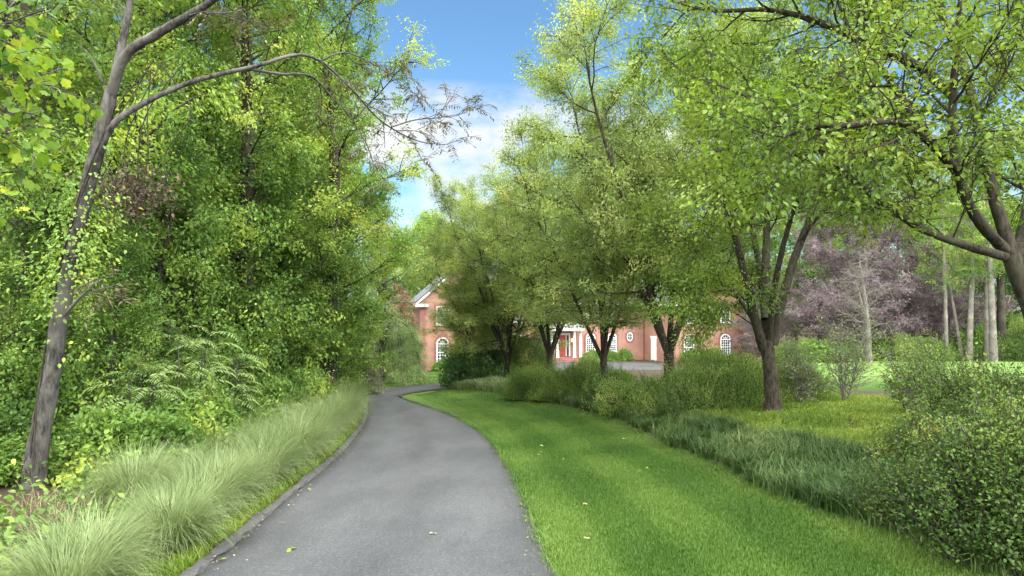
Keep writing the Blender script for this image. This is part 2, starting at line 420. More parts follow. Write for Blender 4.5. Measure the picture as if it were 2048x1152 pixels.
bed_px = [(1960,1160),(1925,1140),(1821,1086),(1676,1040),(1552,999),(1448,945),(1324,891),(1241,846),(1150,819),(1088,803),(1029,790),(941,780),(900,776)]
BED = np.array([ghit(*p)[:2] for p in bed_px])
BED = np.vstack([[BED[0] + [.3, -3.]], [BED[0] + [.35, -8.]], BED])[[1, 0] + list(range(2, len(BED) + 2))]
BEDX = BED[np.argsort(BED[:, 1])]
def bed_x(y): return np.interp(y, BEDX[:, 1], BEDX[:, 0])

def axis(lo, hi, step, far):
    a = np.arange(lo, hi + 1e-6, step)
    e = np.array([4, 9, 18, 35, 70, 140, 300.]) * far / 300
    return np.concatenate([lo - e[::-1], a, hi + e])
gx, gy = axis(-34, 40, .4, 500), axis(-10, 92, .4, 500)
X, Y = np.meshgrid(gx, gy, indexing='ij')
Z = ground_z(X, Y)
S, SIDE = road_near(X, Y)
onroad = S < -.05
Z = np.where(onroad, Z - .03, Z)
nx, ny = X.shape
g = Geo()
i, j = np.meshgrid(np.arange(nx - 1), np.arange(ny - 1), indexing='ij')
g.add(np.stack([X, Y, Z], -1).reshape(-1, 3), [np.stack([i*ny+j, (i+1)*ny+j, (i+1)*ny+j+1, i*ny+j+1], -1).reshape(-1, 4)], .5, True)
ground = g.build('ground', M['ground'])
tag(ground, kind='structure')
wob = .25 * np.sin(X * 2.1 + Y) + .2 * np.sin(Y * 2.7 - X)
lawn_right = (SIDE > 0) * sstep(-.25, .25, bed_x(Y) - X + wob * .5) * (Y < 47)
lawn_farright = sstep(-1, 1, X - (9.2 + .06 * Y) + wob) * sstep(23, 25, Y + wob) * (1 - sstep(60, 62, Y + wob)) * (SIDE > 0) 
lawn_left = (SIDE < 0) * sstep(40, 41.5, Y + wob) * (1 - sstep(60, 61, Y + wob)) * sstep(-10.5, -9.5, X + .0 * Y + wob) * (X < 12)
lawn_isle = (SIDE > 0) * sstep(46, 48, Y + wob) * (1 - sstep(63, 64, Y)) * (X < 22)
lawn = np.clip(lawn_isle + lawn_right + lawn_farright + lawn_left, 0, 1)
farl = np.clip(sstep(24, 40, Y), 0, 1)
moss = (SIDE < 0) * (1 - sstep(.4, .75, S + .3 * wob)) * (Y < 32)
for nm, arr in (('lawn', lawn), ('farlawn', farl), ('moss', moss)):
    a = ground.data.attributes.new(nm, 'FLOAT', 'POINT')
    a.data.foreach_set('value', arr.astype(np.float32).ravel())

# driveway
g = Geo(); K = 14
t = np.linspace(0, 1, K + 1)
Pr = LEc[:, None] * (1 - t)[None, :, None] + REc[:, None] * t[None, :, None]
zr = CAM_Z - drop(Pr[..., 1]) + .025 + .02 * np.sin(t * math.pi)[None]
V = np.concatenate([Pr, zr[..., None]], -1)
V = np.concatenate([V[:, :1] - [0, 0, .12], V, V[:, -1:] - [0, 0, .12]], 1)
w = K + 3
i, j = np.meshgrid(np.arange(NR - 1), np.arange(w - 1), indexing='ij')
g.add(V.reshape(-1, 3), [np.stack([i*w+j, i*w+j+1, (i+1)*w+j+1, (i+1)*w+j], -1).reshape(-1, 4)], .5, True)
drive = tag(g.build('driveway', M['asphalt']), kind='structure')
tt = np.concatenate([[0], t, [1]]); rw = R_(5)
wear = .45 + .4 * (np.exp(-((tt - .3) / .11) ** 2) + np.exp(-((tt - .72) / .11) ** 2)) - .2 * (np.exp(-(tt / .05) ** 2) + np.exp(-((1 - tt) / .05) ** 2))
wear = wear[None] + .12 * np.convolve(rw.standard_normal(NR + 20), np.ones(6) / 6, 'same')[10:-10][:, None] + .05 * rw.standard_normal((NR, w))
drive.data.attributes.new('wear', 'FLOAT', 'POINT').data.foreach_set('value', np.clip(wear, 0, 1).astype(np.float32).ravel())
# turning court in front of the house
g = Geo()
a = np.linspace(0, 2 * math.pi, 40, endpoint=False)
cz = CAM_Z - 5.65
ct = np.column_stack([8.2 + 9.0 * np.cos(a), 66.5 + 7.0 * np.sin(a)])
n0 = len(ct)
zz = CAM_Z - drop(ct[:, 1]) + .10
g.add(np.vstack([np.column_stack([ct, zz]), [[8.2, 66.5, CAM_Z - float(drop(66.5)) + .10]]]), [np.array([[k, (k+1) % n0, n0] for k in range(n0)])])
g.add(np.vstack([np.column_stack([ct, zz]), np.column_stack([ct, zz - .35])]), [np.array([[k, k+n0, (k+1)%n0+n0, (k+1)%n0] for k in range(n0)])])
tag(g.build('courtyard_paving', M['asphalt']), kind='structure')

def kerb(edge, outward, hmax, wk, rng):
    n = len(edge)
    prof = [(-.02, -.05), (.0, .06), (.05, .9), (.12, 1.0), (.8, .95), (1.0, .3), (1.02, -.3)]
    V = np.zeros((n, len(prof), 3))
    hh = hmax * np.clip(.8 + .25 * np.convolve(rng.standard_normal(n + 8), np.ones(5) / 5, 'same')[4:-4] * 1.6, .25, 1.15)
    ww = wk * (1 + .3 * np.convolve(rng.standard_normal(n + 8), np.ones(5) / 5, 'same')[4:-4])
    for k, (u, v) in enumerate(prof):
        q = edge + outward * (u * ww)[:, None] + .012 * rng.standard_normal((n, 2)) * (1 if v > .1 else 0)
        V[:, k, :2] = q; V[:, k, 2] = CAM_Z - drop(q[:, 1]) + .025 + v * hh + .008 * rng.standard_normal(n)
    w = len(prof)
    i, j = np.meshgrid(np.arange(n - 1), np.arange(w - 1), indexing='ij')
    return Geo().add(V.reshape(-1, 3), [np.stack([i*w+j, (i+1)*w+j, (i+1)*w+j+1, i*w+j+1], -1).reshape(-1, 4)], .5, True)
def dens(E, lo, hi, n):
    P = resample(E, 900); P = P[lo(P)]; P = np.array(P)
    s = np.linspace(0, len(P) - 1, n); return np.column_stack([np.interp(s, np.arange(len(P)), P[:, c]) for c in range(2)])
eL = dens(list(LEc), lambda P: (P[:, 1] > -6) & (P[:, 1] < 33), 0, 330)
tL = nrm(np.gradient(eL, axis=0)); oL = np.column_stack([-tL[:, 1], tL[:, 0]])
tag(kerb(eL, oL, .03, .16, R_(3)).build('left_kerb', M['kerb']), kind='structure')
eR = dens(list(REc), lambda P: (P[:, 1] > 24) & (P[:, 1] < 47), 0, 160)
tR = nrm(np.gradient(eR, axis=0)); oR = np.column_stack([tR[:, 1], -tR[:, 0]])
tag(kerb(eR, oR, .06, .14, R_(4)).build('bend_kerb', M['kerb']), kind='structure')

# ------------------------------------------------------------------ leaf shapes
RH = (np.array([[0,0,0],[-.27,.42,.07],[0,1,-.10],[.27,.42,.07]], float), np.array([[0,3,2],[0,2,1]]))
OV = (np.array([[0,0,0],[-.27,.24,.05],[-.28,.6,.05],[0,1,-.1],[.28,.6,.05],[.27,.24,.05]], float), np.array([[0,5,4,3],[0,3,2,1]]))
LOB = (np.array([[0,0,0],[.0,.85,-.02],[.24,.98,.03],[.28,.66,.05],[.52,.58,.02],[.44,.30,.06],[.22,.12,.03],
                 [-.24,.98,.03],[-.28,.66,.05],[-.52,.58,.02],[-.44,.30,.06],[-.22,.12,.03]], float),
       np.array([[0,3,2,1],[0,5,4,3],[0,6,5,5],[0,1,7,8],[0,8,9,10],[0,10,11,11]]))
LOB = (LOB[0], np.array([[0,3,1],[3,2,1],[0,5,3],[5,4,3],[0,6,5],[0,1,8],[8,1,7],[0,8,10],[10,8,9],[0,10,11]]))
NARROW = (np.array([[0,0,0],[-.13,.4,.03],[0,1,-.08],[.13,.4,.03]], float), np.array([[0,3,2],[0,2,1]]))

# ------------------------------------------------------------------ trees
def path_from(rng, p, d, L, n, wander, up):
    P = [np.array(p, float)]; d = nrm(d)
    for k in range(n):
        d = nrm(d + wander * rng.standard_normal(3) + np.array([0, 0, up]))
        P.append(P[-1] + d * L / n)
    return np.array(P)

def interp_path(P, t):
    s = np.linspace(0, 1, len(P)); return np.column_stack([np.interp(t, s, P[:, k]) for k in range(3)])

def tree(seed, stems, nb=24, f0=.25, blen=3., bang=58, prof=None, up=.03, nsub=9, sublen=.42, ntw=6, twlen=.55, lpt=14,
         lsize=.1, tmpl=RH, droop=.35, spread=.1, flat=.8, tone=(.45, .09), pinnate=False, wander=.13, sides=9, minz=None, twig_r=.004, tipbranch=True, brad=.4, clump=.13):
    rng = R_(seed)
    W, Lf = Geo(), Geo()
    prof = prof or (lambda f: np.clip(1.15 - .75 * f, .2, 1))
    TA, TB, TN, TS = [], [], [], []
    for st in stems:
        P = catmull(st['p'], 6); n = len(P)
        Rr = np.interp(np.linspace(0, 1, n), np.linspace(0, 1, len(st['r'])), st['r'])
        W.tube(P, Rr, sides + 3, None, .065, rng)
        k_n = int(st.get('nb', nb)); lo = st.get('f0', f0)
        f = np.clip(lo + (1 - lo) * (np.arange(k_n) + rng.random(k_n)) / max(k_n, 1), 0, 1)
        B = interp_path(P, f); Tn = nrm(interp_path(np.gradient(P, axis=0), f)); rb = np.interp(f, np.linspace(0, 1, n), Rr)
        az0 = rng.random() * 6.28
        for k in range(k_n):
            u = nrm(np.cross(Tn[k], [0.3, .2, 1.])); v = np.cross(Tn[k], u)
            az = az0 + k * 2.4 + rng.normal(0, .3); a = math.radians(bang * (1 - .35 * f[k]) + rng.normal(0, 9))
            d = Tn[k] * math.cos(a) + (u * math.cos(az) + v * math.sin(az)) * math.sin(a)
            if 'bias' in st: d = d + np.array(st['bias'])
            L = st.get('bl', blen) * float(prof(f[k])) * rng.uniform(.65, 1.2)
            if f[k] > .96 and tipbranch: d = Tn[k]
            bp = path_from(rng, B[k], d, L, 6, wander, up)
            r0 = min(rb[k] * .75, max(.012, brad * .03 * L))
            W.tube(bp, np.linspace(r0, .006, len(bp)), 5)
            m = max(2, int(round(nsub * (L / blen) ** .6)))
            t = .18 + .82 * (np.arange(m) + rng.random(m)) / m
            Q = interp_path(bp, t); bt = nrm(interp_path(np.gradient(bp, axis=0), t))
            for q in range(m):
                sd = nrm(np.cross(bt[q], [0, 0, 1.])) * (1 if q % 2 else -1)
                dd = bt[q] * rng.uniform(.5, 1) + sd * rng.uniform(.4, 1) + rng.standard_normal(3) * .3 + [0, 0, .1]
                SL = max(.35, L * sublen * (1.1 - .5 * t[q]) * rng.uniform(.6, 1.25))
                sp = path_from(rng, Q[q], dd, SL, 4, .16, up)
                if minz is not None and sp[-1][2] < minz: continue
                W.segs(sp[:-1], sp[1:], np.linspace(r0 * .45, .005, 5)[:-1], np.linspace(r0 * .45, .005, 5)[1:], 4)
                tt = np.linspace(.25, 1, ntw) + rng.normal(0, .04, ntw)
                a0 = interp_path(sp, np.clip(tt, 0, 1)); td = nrm(sp[-1] - sp[0])
                dirs = nrm(td * .7 + rng.standard_normal((ntw, 3)) * [.8, .8, .5] - [0, 0, droop * .3])
                TA.append(a0); TB.append(a0 + dirs * (twlen * rng.uniform(.5, 1.2, ntw))[:, None])
                TN.append(np.full(ntw, rng.normal(0, clump)))
                TS.append(np.repeat((np.array([0, 0, flat]) + rng.standard_normal(3) * .5)[None], ntw, 0))
    A, B, Tt, Ns = np.vstack(TA), np.vstack(TB), np.concatenate(TN), np.vstack(TS)
    W.segs(A, B, twig_r * 1.3, twig_r * .6, 3)
    nt = len(A)
    t = rng.random((nt, lpt)) ** .8 * 1.05
    ax = nrm(B - A)
    if pinnate:
        # compound leaves: leaflets in two ranks along each twig
        t = np.linspace(.12, 1, lpt)[None].repeat(nt, 0)
        sd = nrm(np.cross(ax, [0, 0, 1.]) + 1e-6)
        sg = np.where(np.arange(lpt) % 2, 1, -1)[None, :, None]
        Pp = A[:, None] + (B - A)[:, None] * t[..., None] - np.array([0, 0, .18]) * (t ** 2)[..., None] * twlen
        D = sd[:, None] * sg + ax[:, None] * .45 + rng.standard_normal((nt, lpt, 3)) * .12 - [0, 0, droop]
        N = np.array([0, 0, 1.]) + rng.standard_normal((nt, lpt, 3)) * .25
    else:
        Pp = A[:, None] + (B - A)[:, None] * t[..., None] + rng.standard_normal((nt, lpt, 3)) * spread
        D = ax[:, None] * .6 + (Ns - [0, 0, flat])[:, None] * .9 + rng.standard_normal((nt, lpt, 3)) * .42 - np.array([0, 0, droop])
        N = Ns[:, None] + rng.standard_normal((nt, lpt, 3)) * .38
    tn = tone[0] + Tt[:, None] + rng.normal(0, tone[1], (nt, lpt))
    sz = lsize * rng.uniform(.5, 1.3, nt * lpt)
    Lf.leaves(Pp.reshape(-1, 3), D.reshape(-1, 3), N.reshape(-1, 3), sz, np.clip(tn.ravel(), 0, 1), tmpl)
    return W, Lf

def tree_thing(name, wood_me, leaf_me, bark, leaf, loc, label, cat, group=None, rz=0., sc=1., wood='trunk'):
    root = empty(name, loc, label, cat, group, rz, sc)
    if wood_me is not None: link(wood, wood_me, bark, root)
    if leaf_me is not None: link('crown', leaf_me, leaf, root)
    return root

# pear prototype: short trunk, fan of upright stems
def pear_stems(rng, H, ns=5, fork=1.7, r=.165, fan=.36):
    base = np.array([0, 0, -.3]); tops = []
    lean = rng.normal(0, .05, 2)
    fk = np.array([lean[0] * fork, lean[1] * fork, fork])
    st = [dict(p=[base, [lean[0]*.3, lean[1]*.3, .35], fk * [.8,.8,.7], fk], r=[r * 1.35, r * 1.08, r, r * .95], nb=0)]
    for k in range(ns):
        a = k * 6.283 / ns + rng.normal(0, .25); f = fan * rng.uniform(.7, 1.25)
        h = H * rng.uniform(.82, 1.0)
        if k == 0: f *= .25; h = H
        u = np.array([math.cos(a), math.sin(a), 0])
        L = h - fork
        p = [fk - [0, 0, .25], fk + u * L * f * .28 + [0, 0, L * .2], fk + u * L * f * .62 + [0, 0, L * .5] + rng.normal(0, .12, 3), fk + u * L * f * .95 + [0, 0, L * .8] + rng.normal(0, .2, 3), fk + u * L * f * 1.1 + [0, 0, L]]
        st.append(dict(p=p, r=[r * .62, r * .5, r * .36, r * .2, .015], f0=.15))
    return st

proto = {}
def protos():
    rng = R_(11)
    for k, H, mz in ((0, 11.6, 3.3), (1, 11.3, 3.3), (2, 11.2, 2.0)):
        W, Lf = tree(20 + k, pear_stems(R_(30 + k), H, 5 + k), nb=18, blen=2.9, bang=68, up=0., nsub=9, sublen=.45, ntw=8, twlen=.5, lpt=22, lsize=.088,
                     prof=lambda f: np.clip(1.3 - .62 * f, .35, 1.25), droop=.5, minz=mz)
        proto['pear%d' % k] = (W.mesh('pear_trunk'), Lf.mesh('pear_crown'))
    def tall(seed, H, r, nb, blen, leafargs, low=.12):
        rr = R_(seed)
        p = [[0, 0, -.4], [rr.normal(0, .1), rr.normal(0, .1), H * .2], [rr.normal(0, .3), rr.normal(0, .3), H * .5], [rr.normal(0, .5), rr.normal(0, .5), H * .78], [rr.normal(0, .5), rr.normal(0, .5), H]]
        return tree(seed, [dict(p=p, r=[r * 1.3, r, r * .75, r * .4, .03], f0=low)], nb=nb, blen=blen, **leafargs)
    W, Lf = tall(41, 21, .30, 62, 5.2, dict(nsub=13, ntw=7, twlen=.75, lpt=22, lsize=.118, prof=lambda f: np.clip(.75 + .9 * f - 1.45 * f * f, .15, 1.2), droop=.4, sublen=.38, clump=.14), .08)
    proto['maple'] = (W.mesh('maple_trunk'), Lf.mesh('maple_crown'))
    W, Lf = tall(46, 21, .24, 50, 5.2, dict(nsub=12, ntw=7, twlen=.75, lpt=25, lsize=.12, prof=lambda f: np.clip(min(.05 + 2.3 * f, 1.05, 2.6 - 2.2 * f), .12, 1.2), droop=.4, sublen=.38, clump=.14), .10)
    proto['oak'] = (W.mesh('oak_trunk'), Lf.mesh('oak_crown'))
    W, Lf = tall(42, 23, .32, 60, 4.8, dict(nsub=11, ntw=6, twlen=.7, lpt=12, lsize=.15, tmpl=LOB, prof=lambda f: np.clip(.8 + .8 * f - 1.4 * f * f, .15, 1.2), droop=.45, sublen=.38, clump=.14), .10)
    proto['tulip'] = (W.mesh('tulip_trunk'), Lf.mesh('tulip_crown'))
    W, Lf = tall(43, 18, .24, 46, 4.4, dict(nsub=11, ntw=8, twlen=.55, lpt=14, lsize=.13, tmpl=NARROW, pinnate=True, prof=lambda f: np.clip(.8 + .8 * f - 1.4 * f * f, .15, 1.2), droop=.25, sublen=.4, clump=.15), .12)
    proto['locust'] = (W.mesh('locust_trunk'), Lf.mesh('locust_crown'))
    W, Lf = tall(44, 8, .10, 34, 3.0, dict(nsub=9, ntw=6, twlen=.5, lpt=15, lsize=.105, tmpl=OV, prof=lambda f: np.clip(1.05 - .6 * f, .2, 1.2), droop=.4, sublen=.42), .06)
    proto['small'] = (W.mesh('understory_trunk'), Lf.mesh('understory_crown'))
    rr = R_(47)
    st = [dict(p=[[0,0,-.4],[.1,0,2.2],[.3,.2,5.5],[.1,.3,9.5],[.2,.1,13.2]], r=[.34,.28,.2,.1,.02], f0=.12)]
    W, Lf = tree(45, st, nb=40, blen=6., bang=74, up=-.012, nsub=13, sublen=.4, ntw=9, twlen=.8, lpt=11, lsize=.15, prof=lambda f: np.clip(1.15 - .75 * f, .15, 1.2), droop=.5, twig_r=.011, clump=.15)
    proto['purple'] = (W.mesh('purple_tree_trunk'), Lf.mesh('purple_tree_crown'))
protos()
BARKS = dict(pear2='bark_pear', oak='bark_dark', pear0='bark_pear', pear1='bark_pear', maple='bark_dark', tulip='bark_grey', locust='bark_dark', small='bark_dark', purple='twig_grey')
LEAFS = dict(pear2='pear', oak='maple', pear0='pear', pear1='pear', maple='maple', tulip='tulip', locust='locust', small='under', purple='purple')
def plant(kind, px, d, label, cat='tree', group=None, rz=0., sc=1., name=None, leaf=None):
    W, L = proto[kind]
    names = dict(pear2='pear_tree', oak='woodland_tree', pear0='pear_tree', pear1='pear_tree', maple='woodland_tree', tulip='tulip_tree', locust='locust_tree', small='understory_tree', purple='purple_leaf_tree')
    root = empty(name or names[kind], gxy(px, d), label, cat, group, rz, sc)
    t = link('trunk', W, M[BARKS[kind]], root); c = link('crown', L, M[LEAFS[kind]], root)
    if leaf:
        c.material_slots[0].link = 'OBJECT'; c.material_slots[0].material = M[leaf]
    return root

# ---- row of pear trees down the right side (the two nearest are traced)
def P_(*a): return [at(px, py, d) for px, py, d in a]
def rel(stems, loc):
    for s in stems: s['p'] = [np.asarray(q) - loc for q in s['p']]
    return stems
loc = np.array(gxy(2105, 9.6))
st = rel([
    dict(p=[loc - [0,0,.3], *P_((2098,760,9.6),(2070,640,9.6),(2020,510,9.6))], r=[.17,.135,.118,.108], nb=0),
    dict(p=P_((2025,520,9.6),(1985,380,9.7),(1955,250,9.8),(1930,140,10),(1880,20,10.3),(1840,-120,10.6),(1810,-260,10.8)), r=[.088,.078,.07,.062,.052,.038,.012], nb=16, f0=.25, bl=2.0),
    dict(p=P_((2010,500,9.6),(1950,430,9.2),(1915,340,8.9),(1905,220,8.7),(1915,80,8.5),(1925,-80,8.4)), r=[.078,.07,.062,.05,.034,.012], nb=15, f0=.25, bl=1.9),
    dict(p=P_((2015,515,9.6),(1930,490,9.2),(1850,460,8.9),(1770,410,8.8),(1690,345,8.9),(1600,265,9.2),(1510,200,9.5),(1380,150,9.8)), r=[.064,.056,.05,.045,.038,.03,.022,.01], nb=16, f0=.15, bl=1.05, bias=(0,0,.55)),
    dict(p=P_((1915,345,8.9),(1865,290,8.4),(1800,245,8.2),(1700,250,8.0),(1610,258,8.0),(1520,300,8.2)), r=[.06,.05,.042,.034,.025,.008], nb=15, f0=.15, bl=1.3),
    dict(p=P_((1905,190,9.8),(1830,130,9.6),(1740,90,9.6),(1640,45,9.8),(1540,20,10),(1420,20,10.2),(1300,-10,10.4)), r=[.07,.062,.055,.046,.036,.025,.008], nb=19, f0=.12, bl=1.6),
    dict(p=P_((1850,260,8.4),(1800,190,8.8),(1740,110,9.2),(1690,40,9.5),(1650,-80,9.8)), r=[.045,.04,.033,.025,.008], nb=12, f0=.15, bl=1.4),
    dict(p=P_((2040,560,9.6),(2110,400,9.8),(2150,250,10),(2200,80,10.2),(2230,-120,10.4)), r=[.08,.07,.06,.045,.012], nb=16, f0=.15, bl=2.2),
    dict(p=P_((2030,540,9.6),(2060,400,10.6),(2080,250,11.4),(2070,90,12),(2060,-100,12.4)), r=[.09,.08,.065,.045,.012], nb=16, f0=.15, bl=2.0),
], loc)
W, Lf = tree(61, st, blen=1.8, bang=60, up=.02, nsub=7, sublen=.5, ntw=5, twlen=.42, lpt=12, lsize=.072, tmpl=OV, droop=.55, spread=.07, tone=(.47, .09), prof=lambda f: 1.05 - .35 * f, sides=10)
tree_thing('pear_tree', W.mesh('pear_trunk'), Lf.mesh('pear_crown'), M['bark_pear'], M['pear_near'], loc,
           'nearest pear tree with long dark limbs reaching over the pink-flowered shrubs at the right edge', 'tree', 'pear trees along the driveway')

loc = np.array(gxy(1545, 16.2))
dd = 16.2
st = rel([
    dict(p=[loc - [0,0,.3], *P_((1545,800,dd),(1540,740,dd),(1532,680,dd))], r=[.32,.18,.155,.15], nb=0),
    dict(p=P_((1528,700,dd),(1508,630,15.9),(1492,560,15.6),(1470,470,15.2),(1450,400,14.9),(1430,250,14.6),(1420,120,14.4)), r=[.12,.105,.09,.075,.06,.04,.01], nb=16, f0=0.52, bl=1.9),
    dict(p=P_((1534,690,dd),(1530,600,16.6),(1532,500,17),(1535,400,17.3),(1540,250,17.6),(1535,80,17.8)), r=[.12,.10,.09,.075,.055,.01], nb=16, f0=0.45, bl=2.2),
    dict(p=P_((1545,690,dd),(1562,610,16.2),(1588,520,16.3),(1618,440,16.4),(1650,330,16.5),(1680,200,16.6),(1690,60,16.7)), r=[.125,.11,.095,.08,.06,.035,.01], nb=14, f0=.62, bl=2.0),
    dict(p=P_((1538,690,dd),(1545,600,15.6),(1560,520,15),(1578,450,14.6),(1600,390,14.2),(1650,330,13.9),(1710,310,13.6)), r=[.08,.07,.06,.05,.04,.028,.008], nb=13, f0=0.55, bl=1.5),
    dict(p=P_((1520,660,dd),(1480,600,16.4),(1440,545,16.8),(1390,500,17.2),(1330,460,17.6)), r=[.06,.05,.04,.03,.008], nb=13, f0=.25, bl=1.6),
    dict(p=P_((1530,640,dd),(1520,540,17.5),(1500,430,18.6),(1480,300,19.4),(1470,130,20)), r=[.09,.08,.065,.05,.01], nb=15, f0=0.45, bl=2.2),
    dict(p=P_((1500,610,15.9),(1470,585,15.7),(1430,582,15.5),(1385,600,15.3),(1350,630,15.2)), r=[.03,.025,.02,.015,.006], nb=11, f0=.1, bl=1.0),
    dict(p=P_((1510,640,16.4),(1480,600,17),(1440,585,17.6),(1400,590,18.2)), r=[.03,.025,.018,.006], nb=9, f0=.2, bl=1.1),
    dict(p=P_((1600,480,16.3),(1650,420,16.0),(1710,395,15.8),(1770,400,15.5)), r=[.05,.04,.03,.008], nb=9, f0=.2, bl=1.2),
], loc)
W, Lf = tree(62, st, blen=2.0, bang=64, up=0., nsub=9, sublen=.48, ntw=7, twlen=.45, lpt=16, lsize=.074, tmpl=RH, droop=.55, spread=.08, tone=(.43, .09), prof=lambda f: 1.05 - .35 * f, sides=10)
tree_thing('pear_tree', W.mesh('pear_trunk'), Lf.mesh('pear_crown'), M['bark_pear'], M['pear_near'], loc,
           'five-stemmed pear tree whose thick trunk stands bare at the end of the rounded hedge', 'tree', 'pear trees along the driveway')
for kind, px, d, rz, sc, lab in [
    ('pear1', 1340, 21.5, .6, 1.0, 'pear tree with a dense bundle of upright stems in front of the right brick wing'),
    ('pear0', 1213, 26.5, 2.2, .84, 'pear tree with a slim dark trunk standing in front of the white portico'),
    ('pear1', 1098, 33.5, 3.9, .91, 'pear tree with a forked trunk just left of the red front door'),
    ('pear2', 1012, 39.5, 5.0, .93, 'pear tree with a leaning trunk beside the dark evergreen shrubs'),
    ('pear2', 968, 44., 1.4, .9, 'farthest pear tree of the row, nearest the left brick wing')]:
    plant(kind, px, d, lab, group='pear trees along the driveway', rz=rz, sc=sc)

# ---- the leaning vine-clad trunk on the left
loc = np.array(gxy(58, 10.2))
st = rel([
    dict(p=[loc - [0,0,.3], *P_((78,880,10.2),(105,740,10.2),(125,610,10.2),(150,480,10.2),(180,350,10.2),(205,255,10.2),(222,180,10.2))], r=[.19,.138,.12,.113,.103,.096,.09,.082], nb=0),
    dict(p=P_((218,200,10.2),(240,110,10.2),(255,30,10.3),(268,-60,10.5),(275,-200,10.8)), r=[.068,.058,.05,.04,.02], nb=6, f0=.5, bl=1.6),
    dict(p=P_((222,190,10.2),(252,110,10.0),(310,70,9.8),(370,35,9.7),(425,0,9.6),(500,-70,9.5),(580,-160,9.5)), r=[.078,.07,.062,.054,.045,.034,.012], nb=9, f0=.45, bl=1.6),
    dict(p=P_((205,285,10.2),(235,240,10.2),(300,200,10.4),(380,165,10.7),(450,146,11),(520,130,11.4),(590,110,11.8),(640,122,12.2),(700,175,12.7),(760,240,13.2),(830,280,13.6),(890,290,13.9)), r=[.054,.047,.041,.036,.033,.03,.026,.022,.018,.015,.011,.006], nb=7, f0=.62, bl=1.0),
    dict(p=P_((500,138,11.3),(560,148,11.7),(620,152,12),(665,195,12.4),(705,240,12.7),(742,310,13),(750,370,13.2)), r=[.025,.022,.018,.015,.012,.01,.005], nb=5, f0=.35, bl=.8),
    dict(p=P_((640,122,12.2),(690,105,12.5),(750,130,12.8),(800,165,13)), r=[.018,.014,.01,.005], nb=4, f0=.3, bl=.8),
    dict(p=P_((780,255,13.3),(830,240,13.5),(880,235,13.7),(935,225,13.9)), r=[.014,.011,.008,.004], nb=7, f0=.2, bl=.7),
    dict(p=P_((205,165,10.2),(185,120,10.1),(160,90,10)), r=[.018,.012,.005], nb=0),
    dict(p=P_((120,640,10.2),(160,595,10.),(190,570,9.9)), r=[.03,.02,.007], nb=3, f0=.5, bl=.4),
], loc)
W, Lf = tree(63, st, blen=1.3, bang=46, up=-.01, nsub=4, sublen=.5, ntw=3, twlen=.34, lpt=11, lsize=.12, tmpl=NARROW, pinnate=True, droop=.3, tone=(.5, .2), prof=lambda f: 1.05 - .4 * f, sides=12, brad=.25)
root = tree_thing('leaning_tree', W.mesh('leaning_trunk'), Lf.mesh('leaning_crown'), M['bark_grey'], M['dusk'], loc,
           'leaning grey tree with vines round its trunk, throwing one long bare limb across the sky', 'tree')
# climbing vine: stems and leaves
rng = R_(64)
Wv, Lv = Geo(), Geo()
tp = catmull([q for q in st[0]['p']], 8)
for k in range(4):
    t = np.linspace(.02, .98, 60); c = interp_path(tp, t); ang = rng.random() * 6.28 + t * (5 + 4 * rng.random()) * (1 if k % 2 else -1)
    rr = np.interp(t, [0, 1], [.148, .094])
    Wv.tube(c + np.column_stack([np.cos(ang) * rr, np.sin(ang) * rr, 0 * t]), .016 - .006 * t, 5)
link('vine', Wv.mesh('vine'), M['bark_dark'], root)
n = 1500
t = np.where(rng.random(n) < .8, rng.normal(.56, .08, n), .42 + rng.random(n) * .3); t = np.clip(t, .03, 1)
c = interp_path(tp, t); a = rng.random(n) * 6.28; rr = .15 + np.abs(rng.normal(0, .22, n)) * (np.abs(t - .55) < .2) + .05 * rng.random(n)
Pv = c + np.column_stack([np.cos(a) * rr, np.sin(a) * rr, rng.normal(0, .1, n) - rr * .5])
Lv.leaves(Pv, np.column_stack([np.cos(a) * .6, np.sin(a) * .6, -.5 + 0 * a]) + rng.standard_normal((n, 3)) * .4, np.column_stack([np.cos(a), np.sin(a), .7 + 0 * a]) + rng.standard_normal((n, 3)) * .4, .065 * rng.uniform(.5, 1.3, n), np.clip(rng.normal(.45, .15, n), 0, 1), OV)
link('vine_leaves', Lv.mesh('vine_leaves'), M['tulip'], root)

# ---- bright overhanging tulip-poplar branch, upper left, and its tree outside the frame
loc = np.array(gxy(-420, 6.4))
st = rel([
    dict(p=[loc - [0,0,.3], loc + [.1,0,2.2], loc + [.15,.1,4.5], loc + [.1,.1,8.5]], r=[.2,.16,.13,.05], nb=10, f0=.6, bl=2.2),
    dict(p=P_((-405,250,6.4),(-250,190,6.0),(-170,120,5.9),(-90,80,5.8),(-40,60,5.7)), r=[.06,.045,.03,.018,.005], nb=7, f0=.5, bl=.8),
    dict(p=P_((-405,400,6.4),(-250,330,6.0),(-150,240,5.8),(-70,190,5.7),(-5,165,5.6)), r=[.06,.045,.03,.018,.005], nb=9, f0=.45, bl=.8),
    dict(p=P_((-405,500,6.4),(-250,450,6.0),(-190,400,5.9),(-130,370,5.8),(-80,350,5.7)), r=[.05,.04,.025,.015,.005], nb=6, f0=.5, bl=.5),
], loc)
W, Lf = tree(65, st, blen=1.0, bang=55, up=-.02, nsub=5, sublen=.5, ntw=3, twlen=.2, lpt=4, lsize=.085, tmpl=LOB, droop=.7, spread=.04, flat=.5, tone=(.5, .2), prof=lambda f: 1.0, sides=8)
tree_thing('tulip_tree', W.mesh('tulip_trunk'), Lf.mesh('tulip_crown'), M['bark_grey'], M['tulip_near'], loc,
           'tulip tree whose big bright yellow-green lobed leaves hang in at the upper left corner', 'tree')

